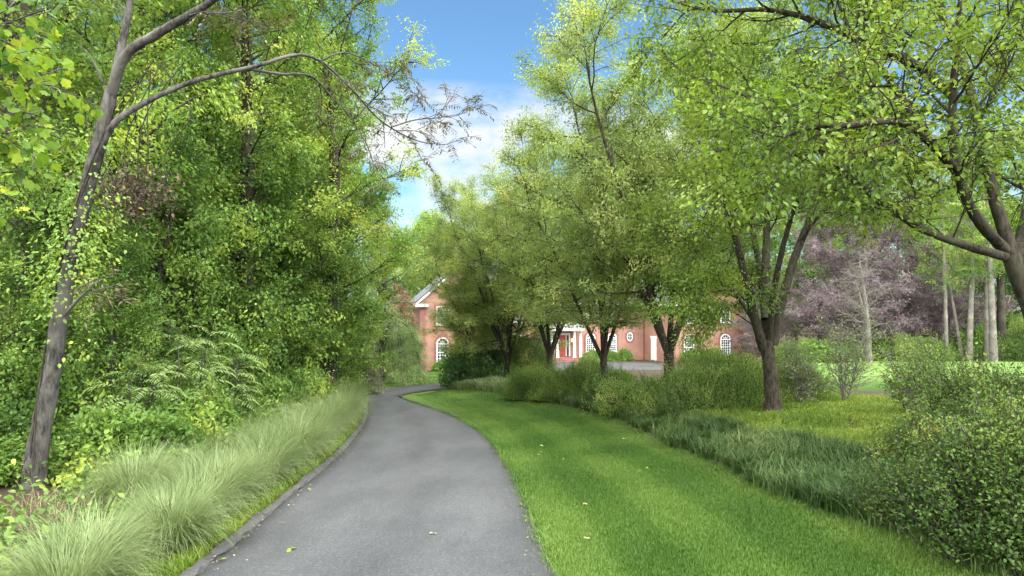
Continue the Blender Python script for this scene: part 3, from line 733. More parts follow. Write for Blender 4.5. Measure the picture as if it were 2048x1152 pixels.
# ---- woodland on the left
WOOD = [
    ('oak', 30, 14.5, .2, 1.0, 'woodland tree with the thick dark trunk just behind the leaning vine-clad tree'),
    ('tulip', -260, 17, 1.1, 1.0, 'woodland tree outermost to the left, behind the bright overhanging leaves'),
    ('oak', 275, 20, 2.9, .95, 'woodland tree behind the feathery sumac stand, holding a dead vine tangle'),
    ('oak', 482, 21.5, 4.2, .98, 'woodland tree with a bare brown lower trunk beside the silver grasses'),
    ('locust', 140, 24, .9, 1.0, 'slender locust tree deep behind the leaning grey trunk'),
    ('oak', 656, 28.0, 5.1, 1.08, 'woodland tree whose crown overhangs the driveway below the long bare limb'),
    ('locust', 395, 28, 2.4, 1.05, 'locust tree between the sumac stand and the bare brown trunk'),
    ('tulip', 683, 36, .5, .80, 'bright tulip tree rising behind the grey-green rhododendron by the bend'),
    ('maple', 560, 37, 3.3, .95, 'woodland tree behind the driveway-side crowns, above the grass bend'),
    ('maple', 300, 34, 1.7, 1.0, 'woodland tree far in behind the sumac stand'),
    ('tulip', 60, 30, 5.7, 1.0, 'tulip tree far in behind the thick dark trunk'),
    ('maple', -230, 27, 4.0, 1.0, 'woodland tree far in at the left edge'),
    ('locust', 765, 50, 1.2, .85, 'locust tree standing behind the pale weeping tree'),
    ('maple', 650, 48, 2.2, .9, 'woodland tree well behind the grey-green rhododendron'),
    ('tulip', 450, 46, 3.0, 1.0, 'tulip tree deep in the wood behind the bare brown trunk'),
    ('maple', 180, 46, .3, 1.0, 'woodland tree deepest in behind the leaning tree'),
    ('maple', 330, 58, 1.9, 1.1, 'woodland tree far back, seen in gaps above the sumac stand'),
    ('maple', 520, 62, 3.9, 1.1, 'woodland tree far back, seen in gaps above the bare brown trunk'),
    ('tulip', 250, 66, 5.0, 1.1, 'tulip tree far back, seen in gaps beside the dead vine tangle'),
    ('maple', 420, 72, .8, 1.2, 'woodland tree far back, seen in gaps below the long bare limb'),
    ('maple', 40, 55, 2.6, 1.1, 'woodland tree far back, seen in gaps left of the leaning tree'),
    ('maple', 630, 70, 4.6, 1.1, 'woodland tree far back, seen in gaps above the bend'),
]
for kind, px, d, rz, sc, lab in WOOD:
    plant(kind, px, d, lab, group='woodland trees on the left of the driveway', rz=rz, sc=sc)
for px, d, rz, sc, lab in [
    (215, 13.5, .4, .55, 'low leafy young tree right behind the leaning grey trunk'),
    (-20, 12.0, 2.0, .6, 'low leafy young tree at the left edge beside the leaning tree base'),
    (355, 18.0, 3.1, .75, 'young tree rising over the sumac stand'),
    (560, 25.0, 4.4, .8, 'young tree overhanging the silver grasses past the bare brown trunk'),
    (610, 30.0, 5.5, .85, 'young tree in front of the grey-green rhododendron'),
    (395, 19.5, .9, 1.1, 'broad young tree whose leaves hang above the middle of the sumac stand'),
    (520, 23.0, 2.2, 1.15, 'broad young tree whose leaves hang above the bare brown trunk'),
    (585, 26.5, 3.6, 1.15, 'broad young tree leaning its leaves over the middle of the grass row'),
    (640, 31.0, 4.9, 1.1, 'broad young tree at the far end of the grass row'),
    (300, 16.5, .1, .95, 'broad young tree filling the gap right of the leaning trunk'),
    (480, 28.0, 1.6, 1.3, 'tall young tree behind the bare brown trunk'),
    (430, 24.0, 1.0, .8, 'young tree tucked behind the bare brown trunk'),
    (120, 18.0, 1.5, .8, 'young tree between the leaning tree and the thick dark trunk'),
    (660, 38.0, 2.5, .7, 'young tree behind the rhododendron at the bend')]:
    plant('small', px, d, lab, group='young trees at the edge of the wood', rz=rz, sc=sc)
# trees behind the house and beyond the lawn
for kind, px, d, rz, sc, lab in [
    ('maple', 760, 92, .1, .95, 'tall tree behind the left wing, above the copper tree'),
    ('tulip', 850, 104, 1.6, .86, 'distant tree rising behind the grey roof of the left wing'),
    ('maple', 905, 98, 2.8, .80, 'distant tree directly behind the left gable, below the clouds'),
    ('locust', 815, 88, 2.0, .85, 'feathery tree behind the pale weeping tree and left wing'),
    ('maple', 1480, 84, 3.9, 1.0, 'tree behind the right wing of the house'),
    ('tulip', 1590, 82, 4.6, 1.0, 'tall tree behind the leftmost purple-leaved tree'),
    ('maple', 1700, 86, .7, 1.0, 'tall tree behind the pale dead trunk'),
    ('tulip', 1820, 84, 2.3, 1.0, 'tall tree between the second and third purple-leaved trees'),
    ('maple', 1930, 80, 5.2, 1.0, 'tall tree behind the pale straight trunks'),
    ('tulip', 2050, 76, 1.3, 1.0, 'tall tree right of the pale straight trunks'),
    ('maple', 2190, 70, 3.5, 1.0, 'tall tree at the far right edge of the lawn'),
    ('locust', 1640, 92, 3.1, 1.1, 'locust tree deep behind the purple trees, left of the dead trunk'),
    ('locust', 1880, 94, 4.0, 1.1, 'locust tree deep behind the yellow-green lawn-edge shrubs')]:
    plant(kind, px, d, lab, group='trees beyond the house and lawn', rz=rz, sc=sc)
for px, d, rz, sc, lab in [
    (1545, 79, .2, 1.7, 'bushy understory tree behind the low purple-leaved tree'),
    (1640, 77, 1.2, 1.8, 'bushy understory tree behind the nearest purple-leaved tree'),
    (1735, 78, 2.2, 1.9, 'bushy understory tree directly behind the pale dead tree'),
    (1830, 76, 3.2, 1.8, 'bushy understory tree behind the broadest purple-leaved tree'),
    (1915, 77, 4.2, 1.9, 'bushy understory tree behind the leaning pale trunk'),
    (1990, 74, 5.2, 1.8, 'bushy understory tree behind the tallest pale trunk'),
    (2075, 72, .9, 1.9, 'bushy understory tree right of the thick dark trunk'),
    (2160, 66, 1.9, 1.8, 'bushy understory tree at the right end of the lawn'),
    (800, 84, 2.7, 1.8, 'bushy understory tree behind the copper tree'),
    (862, 90, 3.7, 2.1, 'bushy understory tree behind the left gable roof')]:
    plant('small', px, d, lab, group='understory trees beyond the lawn', rz=rz, sc=sc, leaf='maple')
for px, d, rz, sc, lab in [
    (1725, 64, 5.3, 1.05, 'purple-leaved tree immediately behind the pale dead trunk, between two taller ones'),
    (1665, 66, .3, 1.2, 'purple-leaved tree nearest the right wing of the house'),
    (1800, 68, 2.6, 1.25, 'broadest purple-leaved tree, behind the pale dead trunk'),
    (1900, 68, 4.1, .9, 'smaller purple-leaved tree beside the pale straight trunks'),
    (1530, 70, 1.4, .62, 'low purple-leaved tree at the right corner of the house')]:
    plant('purple', px, d, lab, group='purple-leaved trees beyond the lawn', rz=rz, sc=sc)
# pale dead tree: trunk and bare twigs only
rng = R_(71)
loc = np.array(gxy(1738, 57))
st = [dict(p=[[0,0,-.3],[-.1,0,2.5],[-.35,0,5.5],[-.8,0,8.6]], r=[.28,.22,.15,.02], nb=22, f0=.22, bl=3.2),
      dict(p=[[-.2,0,3.6],[-.7,.1,5.5],[-1.3,.2,7.5]], r=[.12,.09,.02], nb=10, f0=.3, bl=2.4)]
W, Lf = tree(72, st, blen=3., bang=72, up=-.02, nsub=9, sublen=.42, ntw=5, twlen=.6, lpt=1, lsize=.05, twig_r=.011)
tree_thing('dead_tree', W.mesh('dead_trunk'), None, M['bark_pale'], None, loc, 'bare pale dead tree with grey twigs at the edge of the far lawn', 'tree')
# pale trunks at the far right of the lawn
for px, d, px2, r, lab, bk in [
    (1893, 60, 1889, .20, 'thin pale straight trunk, leftmost of the trunks by the far lawn', 'bark_pale'),
    (1938, 60, 1944, .30, 'stout pale trunk beside the leaning one at the lawn edge', 'bark_pale'),
    (1925, 61, 1893, .17, 'leaning pale trunk between two upright ones at the lawn edge', 'bark_pale'),
    (1974, 60, 1972, .26, 'pale trunk with ivy just left of the tallest pale trunk', 'bark_pale'),
    (1988, 59, 1980, .34, 'tallest pale mottled trunk at the right of the far lawn', 'bark_pale'),
    (2004, 62, 2000, .40, 'thick dark trunk behind the tallest pale trunk', 'bark_dark')]:
    loc = np.array(gxy(px, d)); dx = (px2 - px) / F * d
    st = [dict(p=[[0,0,-.3],[dx*.35,0,3.],[dx,0,8.5],[dx*1.3,.3,15],[dx*1.4,.2,19]], r=[r*1.,r*.78,r*.66,r*.4,.03], f0=.4)]
    W, Lf = tree(80 + px % 17, st, nb=22, blen=3.6, nsub=9, ntw=5, twlen=.7, lpt=12, lsize=.15, droop=.4, sublen=.4)
    tree_thing('lawn_edge_tree', W.mesh('lawn_edge_trunk'), Lf.mesh('lawn_edge_crown'), M[bk], M['maple'], loc, lab, 'tree', 'trunks at the edge of the far lawn')

# ------------------------------------------------------------------ shrubs
def shrub_geo(seed, rx, ry, h, n, lp, lsize, tmpl=RH, upb=.5, slen=.4, lump=.22, tone=(.48, .08), droop=0., clump=.14, zmin=.03, twig_r=.004, spread=None, shoots=.07):
    rng = R_(seed)
    L, W = Geo(), Geo()
    u = nrm(rng.standard_normal((n, 3))); u[:, 2] = np.abs(u[:, 2])
    cen = nrm(rng.standard_normal((14, 3))); cen[:, 2] = np.abs(cen[:, 2]); amp = rng.uniform(-1, 1.2, 14)
    ln = 1 + lump * (np.exp(-((u[:, None] - cen[None]) ** 2).sum(-1) / .12) * amp).sum(1)
    cl = (np.exp(-((u[:, None] - cen[None]) ** 2).sum(-1) / .08) * rng.normal(0, clump * 1.6, 14)).sum(1)
    R = ln * np.where(rng.random(n) < shoots, rng.uniform(1.08, 1.38, n), 1) * np.where(rng.random(n) < .75, rng.uniform(.82, 1.08, n), rng.uniform(.35, .85, n))
    T = u * [rx, ry, h] * R[:, None]; T[:, 2] = np.maximum(T[:, 2], zmin)
    d = nrm(u * [1, 1, .6] + [0, 0, upb] + rng.standard_normal((n, 3)) * .35)
    sl = slen * rng.uniform(.6, 1.3, n)
    A = T - d * sl[:, None] * .7; B = T + d * sl[:, None] * .3 - np.array([0, 0, droop]) * sl[:, None]
    W.segs(A, B, twig_r, twig_r * .5, 3)
    m = max(10, n // 40)
    base = np.column_stack([rng.normal(0, .12 * rx, m), rng.normal(0, .12 * ry, m), np.full(m, -.08)])
    W.segs(base, A[:m], twig_r * 3, twig_r * 1.2, 4)
    t = rng.random((n, lp)); ax = nrm(B - A)
    P = A[:, None] + (B - A)[:, None] * t[..., None] + rng.standard_normal((n, lp, 3)) * (spread or lsize * .45)
    D = ax[:, None] * .6 + rng.standard_normal((n, lp, 3)) * .65 - [0, 0, droop]
    N = np.array([0, 0, .6]) + (u * .4 + rng.standard_normal((n, 3)) * .45)[:, None] + rng.standard_normal((n, lp, 3)) * .35
    tn = tone[0] + cl[:, None] + rng.normal(0, tone[1], (n, lp))
    P = P.reshape(-1, 3); P[:, 2] = np.maximum(P[:, 2], .01)
    L.leaves(P, D.reshape(-1, 3), N.reshape(-1, 3), lsize * rng.uniform(.65, 1.25, n * lp), np.clip(tn.ravel(), 0, 1), tmpl)
    return W, L
def shrub(name, px, d, label, leaf, seed=0, geo=None, group=None, rz=0., sc=1., bark='bark_dark', cat='shrub', **k):
    W, L = geo or [q.mesh(name) for q in shrub_geo(seed, **k)]
    root = empty(name, gxy(px, d), label, cat, group, rz, sc)
    link('stems', W, M[bark], root); link('foliage', L, M[leaf], root)
    return root
def sgeo(seed, **k):
    W, L = shrub_geo(seed, **k); return W.mesh('shrub_stems'), L.mesh('shrub_foliage')
SP = [sgeo(101, rx=1., ry=1., h=1., n=2800, lp=15, lsize=.055, tmpl=NARROW, upb=1.3, slen=.42, lump=.38, clump=.22),
      sgeo(102, rx=1., ry=1., h=1., n=2800, lp=15, lsize=.055, tmpl=NARROW, upb=1.3, slen=.42, lump=.38, clump=.22)]
for k, (px, d, sx, sy, h, lab) in enumerate([
    (1275, 20.5, 1.0, 1.0, .8, 'leftmost rounded shrub of the hedge in front of the bundled-stem pear tree'),
    (1345, 19.2, 1.2, 1.1, .98, 'tall rounded shrub of the hedge, second from its left end'),
    (1425, 18.2, 1.15, 1.1, 1.1, 'rounded shrub in the middle of the hedge below the right wing windows'),
    (1500, 17.4, .8, .9, .85, 'rounded shrub of the hedge touching the thick bare pear trunk'),
    (1465, 20.0, 1.3, 1.0, 1.25, 'hedge shrub peeping up behind the middle of the hedge'),
    (1590, 18.6, .7, .7, 1.05, 'small shrub standing right of the thick bare pear trunk'),
    (1062, 29.0, 1.0, 1.0, 1.2, 'leftmost rounded shrub of the far hedge, by the light grass mound'),
    (1110, 27.8, 1.0, 1.1, .95, 'second shrub of the far hedge, under the forked pear trunk'),
    (1165, 27.0, 1.3, 1.1, 1.15, 'third shrub of the far hedge, below the red front door'),
    (1232, 25.0, 1.0, 1.1, .9, 'last shrub of the far hedge, right of the slim dark pear trunk')]):
    shrub('spirea_shrub', px, d, lab, 'spirea', geo=SP[k % 2], group='rounded hedge shrubs along the bed', rz=k * 1.3, sc=(sx, sy, h))
# near flowering shrubs
def flowers(root, seed, n, rx, ry, h):
    rng = R_(seed)
    for k in range(n):
        a = rng.uniform(2.2, 5.2); e = rng.uniform(.35, 1.2)
        c = np.array([math.cos(a) * math.cos(e) * rx, math.sin(a) * math.cos(e) * ry, math.sin(e) * h]) * 1.05
        gq = Geo(); m = 26
        gq.leaves(np.repeat(c[None], 9, 0), np.column_stack([np.cos(np.arange(9) * .7), np.sin(np.arange(9) * .7), np.full(9, .15)]), np.array([[0, 0, 1.]] * 9), .045, np.full(9, .3), RH)
        q = rng.standard_normal((m, 3)) * [.035, .035, .012]
        gq.leaves(c + q, rng.standard_normal((m, 3)), np.array([0, 0, 1.]) + rng.standard_normal((m, 3)) * .4, .022, rng.random(m), OV)
        gq.build('flower_head', M['pinkflower'], root)
NS = [(1995, 7.4, .62, .75, .70, 1700, 'largest pink-flowered shrub, at the right edge of the bed', 6),
      (2110, 6.9, .75, .8, .86, 2000, 'tallest flowering shrub, half cut off by the right edge', 3),
      (1935, 8.6, .75, .9, .60, 3200, 'pink-flowered shrub left of the largest one, by the yellow-green ground cover', 5),
      (2030, 9.6, 1.0, .9, .72, 3000, 'flowering shrub with pale tips behind the largest pink-flowered one', 3),
      (2130, 5.9, 1.1, 1.0, .8, 3000, 'dark green flowering shrub cut off by the right edge', 2),
      (1935, 6.6, .65, .65, .5, 1800, 'low flowering shrub growing out of the strappy border grass', 2)]
for k, (px, d, rx, ry, h, n, lab, nf) in enumerate(NS):
    r = shrub('flowering_spirea', px, d, lab, 'spirea_near', seed=120 + k, group='pink-flowered shrubs on the right', rx=rx, ry=ry, h=h, n=n, lp=30, lsize=.034, tmpl=OV, upb=1.0, slen=.6, lump=.42, spread=.035, tone=(.42, .10), clump=.3, shoots=.14)
    flowers(r, 140 + k, nf, rx, ry, h)
# saplings with thin stems
def sapling(px, d, h, seed, lab, leaves=2):
    rng = R_(seed); st = []
    for k in range(7):
        a = rng.random() * 6.28; f = rng.uniform(.08, .35); hh = h * rng.uniform(.6, 1)
        u = np.array([math.cos(a), math.sin(a), 0])
        st.append(dict(p=[u * .03 - [0,0,.1], u * f * hh * .5 + [0, 0, hh * .5], u * f * hh + [0, 0, hh]], r=[.02, .012, .004], nb=10, f0=.15, bl=.5))
    W, L = tree(seed, st, blen=.5, bang=55, nsub=5, ntw=3, twlen=.18, lpt=leaves, lsize=.05, tmpl=OV, sides=5, spread=.03, brad=.3, twig_r=.0025, tone=(.6, .15))
    tree_thing('sapling', W.mesh('sapling_stems'), L.mesh('sapling_foliage'), M['bark_pale'], M['spirea'], gxy(px, d), lab, 'shrub', 'thin shrubs on the lawn edge', wood='stems')
sapling(1690, 16.8, 2.0, 151, 'thin many-stemmed sapling standing alone in the yellow-green ground cover')
sapling(1600, 17.2, 1.5, 152, 'thin-stemmed sapling close to the thick bare pear trunk')
sapling(1815, 13.5, 1.2, 153, 'small leafy sapling poking up above the pink-flowered shrubs', 5)
# bend and house planting
shrub('rhododendron', 690, 37, 'large grey-green mounded rhododendron on the outside of the bend', 'greyshrub', seed=160, rx=2.1, ry=1.9, h=2.9, n=2600, lp=11, lsize=.14, tmpl=NARROW, upb=.4, slen=.6, lump=.2)
shrub('rhododendron', 648, 33, 'dark shrub between the silver grasses and the grey-green rhododendron', 'under', seed=161, rx=1.5, ry=1.4, h=1.7, n=1500, lp=11, lsize=.13, tmpl=RH, slen=.5)
def weeping(seed, px, d, H, rx, lab):
    rng = R_(seed); st = [dict(p=[[0,0,-.2],[0.05,0,H*.3],[.1,.1,H*.75]], r=[.12,.09,.05], nb=0)]
    for k in range(11):
        a = k * .571 + rng.normal(0, .2); u = np.array([math.cos(a), math.sin(a), 0]); q = rng.uniform(.6, 1.1)
        st.append(dict(p=[[.05,0,H*.5], u * rx * .35 * q + [0,0,H*.86], u * rx * .75 * q + [0,0,H*.8], u * rx * q + [0,0,H*.45], u * rx * 1.12 * q + [0,0,H*.12]], r=[.05,.04,.03,.02,.006], nb=12, f0=.15, bl=1.1))
    W, L = tree(seed, st, blen=1.1, bang=50, up=-.12, nsub=6, ntw=5, twlen=.55, lpt=12, lsize=.12, tmpl=NARROW, droop=1.1, spread=.09, sublen=.6)
    tree_thing('weeping_tree', W.mesh('weeping_trunk'), L.mesh('weeping_crown'), M['bark_grey'], M['pale'], gxy(px, d), lab, 'tree', 'weeping trees by the left wing')
weeping(171, 765, 45, 4.7, 2.3, 'pale green weeping tree on the lawn outside the bend')
weeping(172, 797, 54, 3.9, 1.5, 'greyer weeping tree against the left corner of the house')
rng = R_(174)
W, L = tree(175, [dict(p=[[0,0,-.3],[.1,0,2.5],[0,.1,6.6]], r=[.15,.12,.03], f0=.3)], nb=26, blen=2.1, nsub=8, ntw=6, twlen=.5, lpt=11, lsize=.16, sublen=.45)
tree_thing('copper_tree', W.mesh('copper_trunk'), L.mesh('copper_crown'), M['bark_dark'], M['copper'], gxy(800, 60), 'copper-leaved small tree left of the house corner', 'tree')
EG = [sgeo(180, rx=1., ry=1., h=1., n=1500, lp=12, lsize=.10, tmpl=OV, upb=.5, slen=.36, lump=.5, clump=.25, shoots=.12), sgeo(181, rx=1., ry=1., h=1., n=1300, lp=12, lsize=.11, tmpl=RH, upb=.3, slen=.3, lump=.12)]
for k, (px, d, sx, h, lab) in enumerate([
    (935, 43, 1.35, 2.4, 'dark evergreen shrub at the inside of the bend, under the farthest pear tree'),
    (990, 46, 1.6, 2.9, 'tall dark evergreen shrub behind the leaning pear trunk'),
    (1035, 47, 1.4, 2.4, 'dark evergreen shrub between the leaning and the forked pear trunks')]):
    shrub('evergreen_shrub', px, d, lab, 'evergreen', geo=EG[0], group='dark evergreens on the island bed', rz=k * 2., sc=(sx, sx, h))
shrub('loose_shrub', 1062, 40, 'loose pale shrub left of the forked pear trunk', 'spirea', geo=SP[0], sc=(1.2, 1.2, 2.3), rz=.7)
shrub('loose_shrub', 1178, 58, 'pale loose shrub right of the white portico columns', 'spirea', geo=SP[1], sc=(1.3, 1.0, 1.5), rz=1.7)
for k, (px, d, sx, h, lab) in enumerate([
    (892, 61.6, 1.25, 1.0, 'rounded green shrub below the arched window of the left wing'),
    (1184, 75.2, .95, 1.0, 'clipped round bush below the first window right of the portico'),
    (1222, 75.8, .85, 1.0, 'clipped round bush below the second window right of the portico'),
    (1250, 76.6, .85, 1.05, 'clipped round bush below the oval window'),
    (1388, 70.6, 1.3, .95, 'low clipped bush below the left arched window of the right wing'),
    (1424, 71.2, 1.3, .9, 'low clipped bush between the two arched windows of the right wing')]):
    shrub('clipped_bush', px, d, lab, 'box', geo=EG[1], group='clipped bushes along the house', rz=k * 1.1, sc=(sx, sx, h))
for k, (px, d, sx, h, lab, lf) in enumerate([
    (1840, 61, 2.3, 1.9, 'yellow-green arching shrub at the far lawn edge, right of the dead tree', 'yellow'),
    (1775, 62, 1.8, 1.4, 'brownish green shrub at the foot of the pale dead tree', 'spirea'),
    (1870, 61.5, 1.6, 1.5, 'yellow-green shrub at the foot of the leftmost pale trunk', 'yellow'),
    (1650, 59, 2.4, 1.5, 'low yellowish shrub left of the pale dead tree', 'spirea'),
    (1590, 60, 2.2, 1.6, 'low yellowish shrub beside the right corner of the house', 'spirea'),
    (1960, 64, 2.6, 2.6, 'green shrub growing behind the pale straight trunks', 'under'),
    (2060, 60, 3.0, 3.2, 'bright yellow-green shrub right of the pale straight trunks', 'yellow'),
    (1720, 66, 3.0, 2.6, 'dark green shrub in the shade of the purple trees', 'under')]):
    shrub('lawn_edge_shrub', px, d, lab, lf, geo=EG[1] if k % 2 else SP[k // 2 % 2], group='shrubs along the far lawn edge', rz=k * .9, sc=(sx, sx * .8, h))

# woodland understory on the left
UN = [sgeo(190, rx=1., ry=1., h=1., n=1500, lp=11, lsize=.085, tmpl=OV, upb=.4, slen=.4, lump=.35, clump=.2),
      sgeo(191, rx=1., ry=1., h=1., n=1500, lp=11, lsize=.085, tmpl=RH, upb=.5, slen=.4, lump=.35, clump=.2)]
for k, (px, d, sx, h, lab) in enumerate([
    (215, 11.6, .9, .8, 'leafy undergrowth bush just right of the foot of the leaning grey trunk'),
    (-70, 10.4, 1.0, .8, 'leafy undergrowth bush left of the leaning trunk base'),
    (260, 11.8, 1.1, 1.1, 'undergrowth bush in front of the sumac stand, nearest the silver grasses'),
    (20, 12.2, 1.2, 1.4, 'tall undergrowth bush in the shade left of the leaning trunk'),
    (350, 13.8, 1.2, 1.3, 'undergrowth bush below the sumac fronds'),
    (430, 15.6, 1.2, 1.4, 'pale-leaved undergrowth bush behind the silver grasses'),
    (520, 19.6, 1.2, 1.5, 'undergrowth bush right of the bare brown trunk'),
    (440, 19.0, 1.1, 1.5, 'undergrowth bush left of the bare brown trunk'),
    (565, 22.5, 1.3, 1.6, 'undergrowth bush one behind the bare brown trunk along the grasses'),
    (600, 26.0, 1.4, 1.8, 'undergrowth bush half way along the grasses to the bend'),
    (635, 29.5, 1.4, 1.9, 'undergrowth bush near the far end of the silver grasses'),
    (200, 15.0, 1.4, 1.7, 'undergrowth bush deep behind the leaning trunk'),
    (90, 16.5, 1.5, 1.8, 'undergrowth bush deep at the foot of the thick dark trunk'),
    (320, 17.0, 1.5, 2.0, 'undergrowth bush deep behind the sumac stand')]):
    shrub('undergrowth_bush', px, d, lab, 'under', geo=UN[k % 2], group='undergrowth bushes under the wood', rz=k * 1.7, sc=(sx, sx, h))
# sumac: upright stems with fern-like fronds
def sumac(seed, px, d, h, n, lab):
    rng = R_(seed); W, L = Geo(), Geo()
    for k in range(3):
        a = rng.random() * 6.28; u = np.array([math.cos(a), math.sin(a), 0]) * rng.uniform(.1, .4)
        hh = h * rng.uniform(.7, 1)
        P = catmull([[0,0,-.1] + u * .3, u * .7 + [0,0,hh*.5], u + [0,0,hh]], 6); W.tube(P, np.linspace(.025, .01, len(P)), 6)
        for q in range(n):
            f = rng.uniform(.45, 1); b = interp_path(P, np.array([f]))[0]; az = q * 2.4 + rng.normal(0, .3)
            o = np.array([math.cos(az), math.sin(az), 0]); RL = rng.uniform(.5, .85)
            R = catmull([b, b + o * RL * .4 + [0,0,.2 * RL], b + o * RL * .8 + [0,0,.12 * RL], b + o * RL * 1.05 - [0,0,.12 * RL]], 5)
            W.tube(R, np.linspace(.006, .002, len(R)), 3)
            m = 26; t = np.repeat(np.linspace(.15, 1, m // 2), 2); Q = interp_path(R, t); T = nrm(interp_path(np.gradient(R, axis=0), t))
            sd = nrm(np.cross(T, [0, 0, 1.])) * np.where(np.arange(m) % 2, 1, -1)[:, None]
            L.leaves(Q, sd + T * .35 - [0, 0, .25] + rng.standard_normal((m, 3)) * .08, np.array([0, 0, 1.]) + rng.standard_normal((m, 3)) * .15, RL * .23 * np.sin(np.clip(t, .1, .95) * 2.6 + .35), np.clip(rng.normal(.55, .15) + rng.normal(0, .06, m), 0, 1), NARROW)
    root = empty('sumac', gxy(px, d), lab, 'shrub', 'sumac plants with fern-like fronds')
    link('stems', W.mesh('sumac_stems'), M['bark_grey'], root); link('foliage', L.mesh('sumac_foliage'), M['sumac'], root)
for k, (px, d, h, n, lab) in enumerate([
    (290, 12.8, 2.3, 13, 'sumac with fern-like fronds, nearest the leaning trunk'),
    (380, 14.0, 2.5, 14, 'sumac with bright fern-like fronds in the middle of the stand'),
    (340, 15.5, 3.0, 15, 'tallest sumac, at the back of the stand'),
    (455, 15.8, 2.3, 13, 'sumac with fern-like fronds, nearest the bare brown trunk'),
    (245, 14.5, 2.6, 13, 'sumac with fern-like fronds in the shade behind the leaning trunk')]):
    sumac(200 + k, px, d, h, n, lab)
# dead vine tangle hung in the tree
rng = R_(210); g = Geo(); c0 = at(268, 385, 12.6)
n = 240; A = c0 + rng.standard_normal((n, 3)) * [.32, .3, .22]; B = A + rng.standard_normal((n, 3)) * [.22, .22, .22] - [0, 0, .1]
g.segs(A, B, .006, .003, 3)
for k in range(7):
    p = c0 + rng.standard_normal(3) * [.3, .2, .1]
    g.tube(catmull([p, p + [rng.normal(0, .2), 0, .7], p + [rng.normal(.1, .3), .1, 1.5], p + [rng.normal(.2, .4), .2, 2.4]], 5), .012, 4)
tang = empty('dead_vine_tangle', c0, 'brown tangle of dead vines hanging in the wood beside the leaning trunk', 'dead vine')
o = g.build('vine_stems', M['bark_dark'], tang); o.location = -c0
m = 700; g = Geo()
g.leaves(c0 + rng.standard_normal((m, 3)) * [.33, .3, .24], rng.standard_normal((m, 3)) - [0, 0, .5], rng.standard_normal((m, 3)), .09 * rng.uniform(.6, 1.2, m), rng.random(m) * .6, OV)
o = g.build('dead_foliage', M['tangle'], tang); o.location = -c0

# ------------------------------------------------------------------ grasses
def clump_mesh(seed, n, L, r0=.16, green=.0):
    rng = R_(seed); g = Geo()
    a = rng.random(n) * 6.28; r = r0 * np.sqrt(rng.random(n))
    P = np.column_stack([np.cos(a) * r, np.sin(a) * r, np.full(n, -.03)])
    az = a + rng.normal(0, .5, n)
    lean = np.abs(rng.normal(.25, .28, n)); curl = rng.uniform(.6, 2.8, n)
    g.blades(P, az, L * rng.uniform(.55, 1.15, n), lean, .0046, np.clip(rng.normal(.5 - green, .2, n), 0, 1), 7, curl)
    return g.mesh('grass_blades')
CL = [clump_mesh(220, 1900, 1.4, .38), clump_mesh(221, 1900, 1.3, .38), clump_mesh(222, 1800, 1.35, .38, .22)]
rng = R_(230)
le_y = LEc[:, 1]
def left_x(y): 
    m = np.argsort(le_y[:110]); return np.interp(y, le_y[:110][m], LEc[:110, 0][m])
ords = ['first', 'second', 'third', 'fourth', 'fifth', 'sixth', 'seventh', 'eighth', 'ninth', 'tenth', 'eleventh', 'twelfth', 'thirteenth', 'fourteenth', 'fifteenth', 'sixteenth', 'seventeenth', 'eighteenth', 'nineteenth', 'twentieth'] + ['twenty-' + q for q in ('first', 'second', 'third', 'fourth', 'fifth', 'sixth', 'seventh', 'eighth', 'ninth')] + ['thirtieth']
ys = []
y = 5.6
while y < 31.5:
    ys.append(y); y += .72 + .016 * y
for row, off in (('kerb', .95), ('wood', 1.95)):
    for k, y in enumerate(ys):
        if row == 'wood' and (y > 30 or y < 8.6): continue
        yy = y + (.45 if row == 'wood' else 0) + rng.normal(0, .1)
        x = float(left_x(yy)) - off * (.8 if y < 8 else 1) - rng.uniform(-.12, .2)
        sc = rng.uniform(.85, 1.15) * float(np.interp(y, [5, 8, 11, 16, 30], [.52, .58, .68, .80, .92]))
        kind = 2 if (k + (row == 'wood')) % 5 == 3 else k % 2
        lab = ('green' if kind == 2 else 'silvery') + ' arching grass clump, ' + ords[k] + (' from the camera beside the kerb' if row == 'kerb' else ' from the camera on the woodland side of the row')
        o = tag(link('ornamental_grass', CL[kind], M['miscanthus'], None, (x, yy, gz(x, yy))), lab, 'ornamental grass', 'silvery grass clumps along the left kerb', 'thing')
        o.rotation_euler = (0, 0, rng.random() * 6.28); o.scale = (sc, sc, sc * rng.uniform(.85, 1.05))
# brown dead grass by the near left corner
rng = R_(240); g = Geo(); n = 420
a = rng.random(n) * 6.28; P = np.column_stack([rng.normal(0, .35, n), rng.normal(0, .3, n), np.zeros(n)])
g.blades(P, a, rng.uniform(.25, .6, n), np.abs(rng.normal(.8, .35, n)), .004, rng.random(n), 5, rng.uniform(.4, 1.6, n))
tag(g.build('dead_grass_tuft', M['deadleaf'], None, gxy(55, 8.3)), 'brown dead grass tuft at the lower left, beside the silvery clumps', 'dead grass')

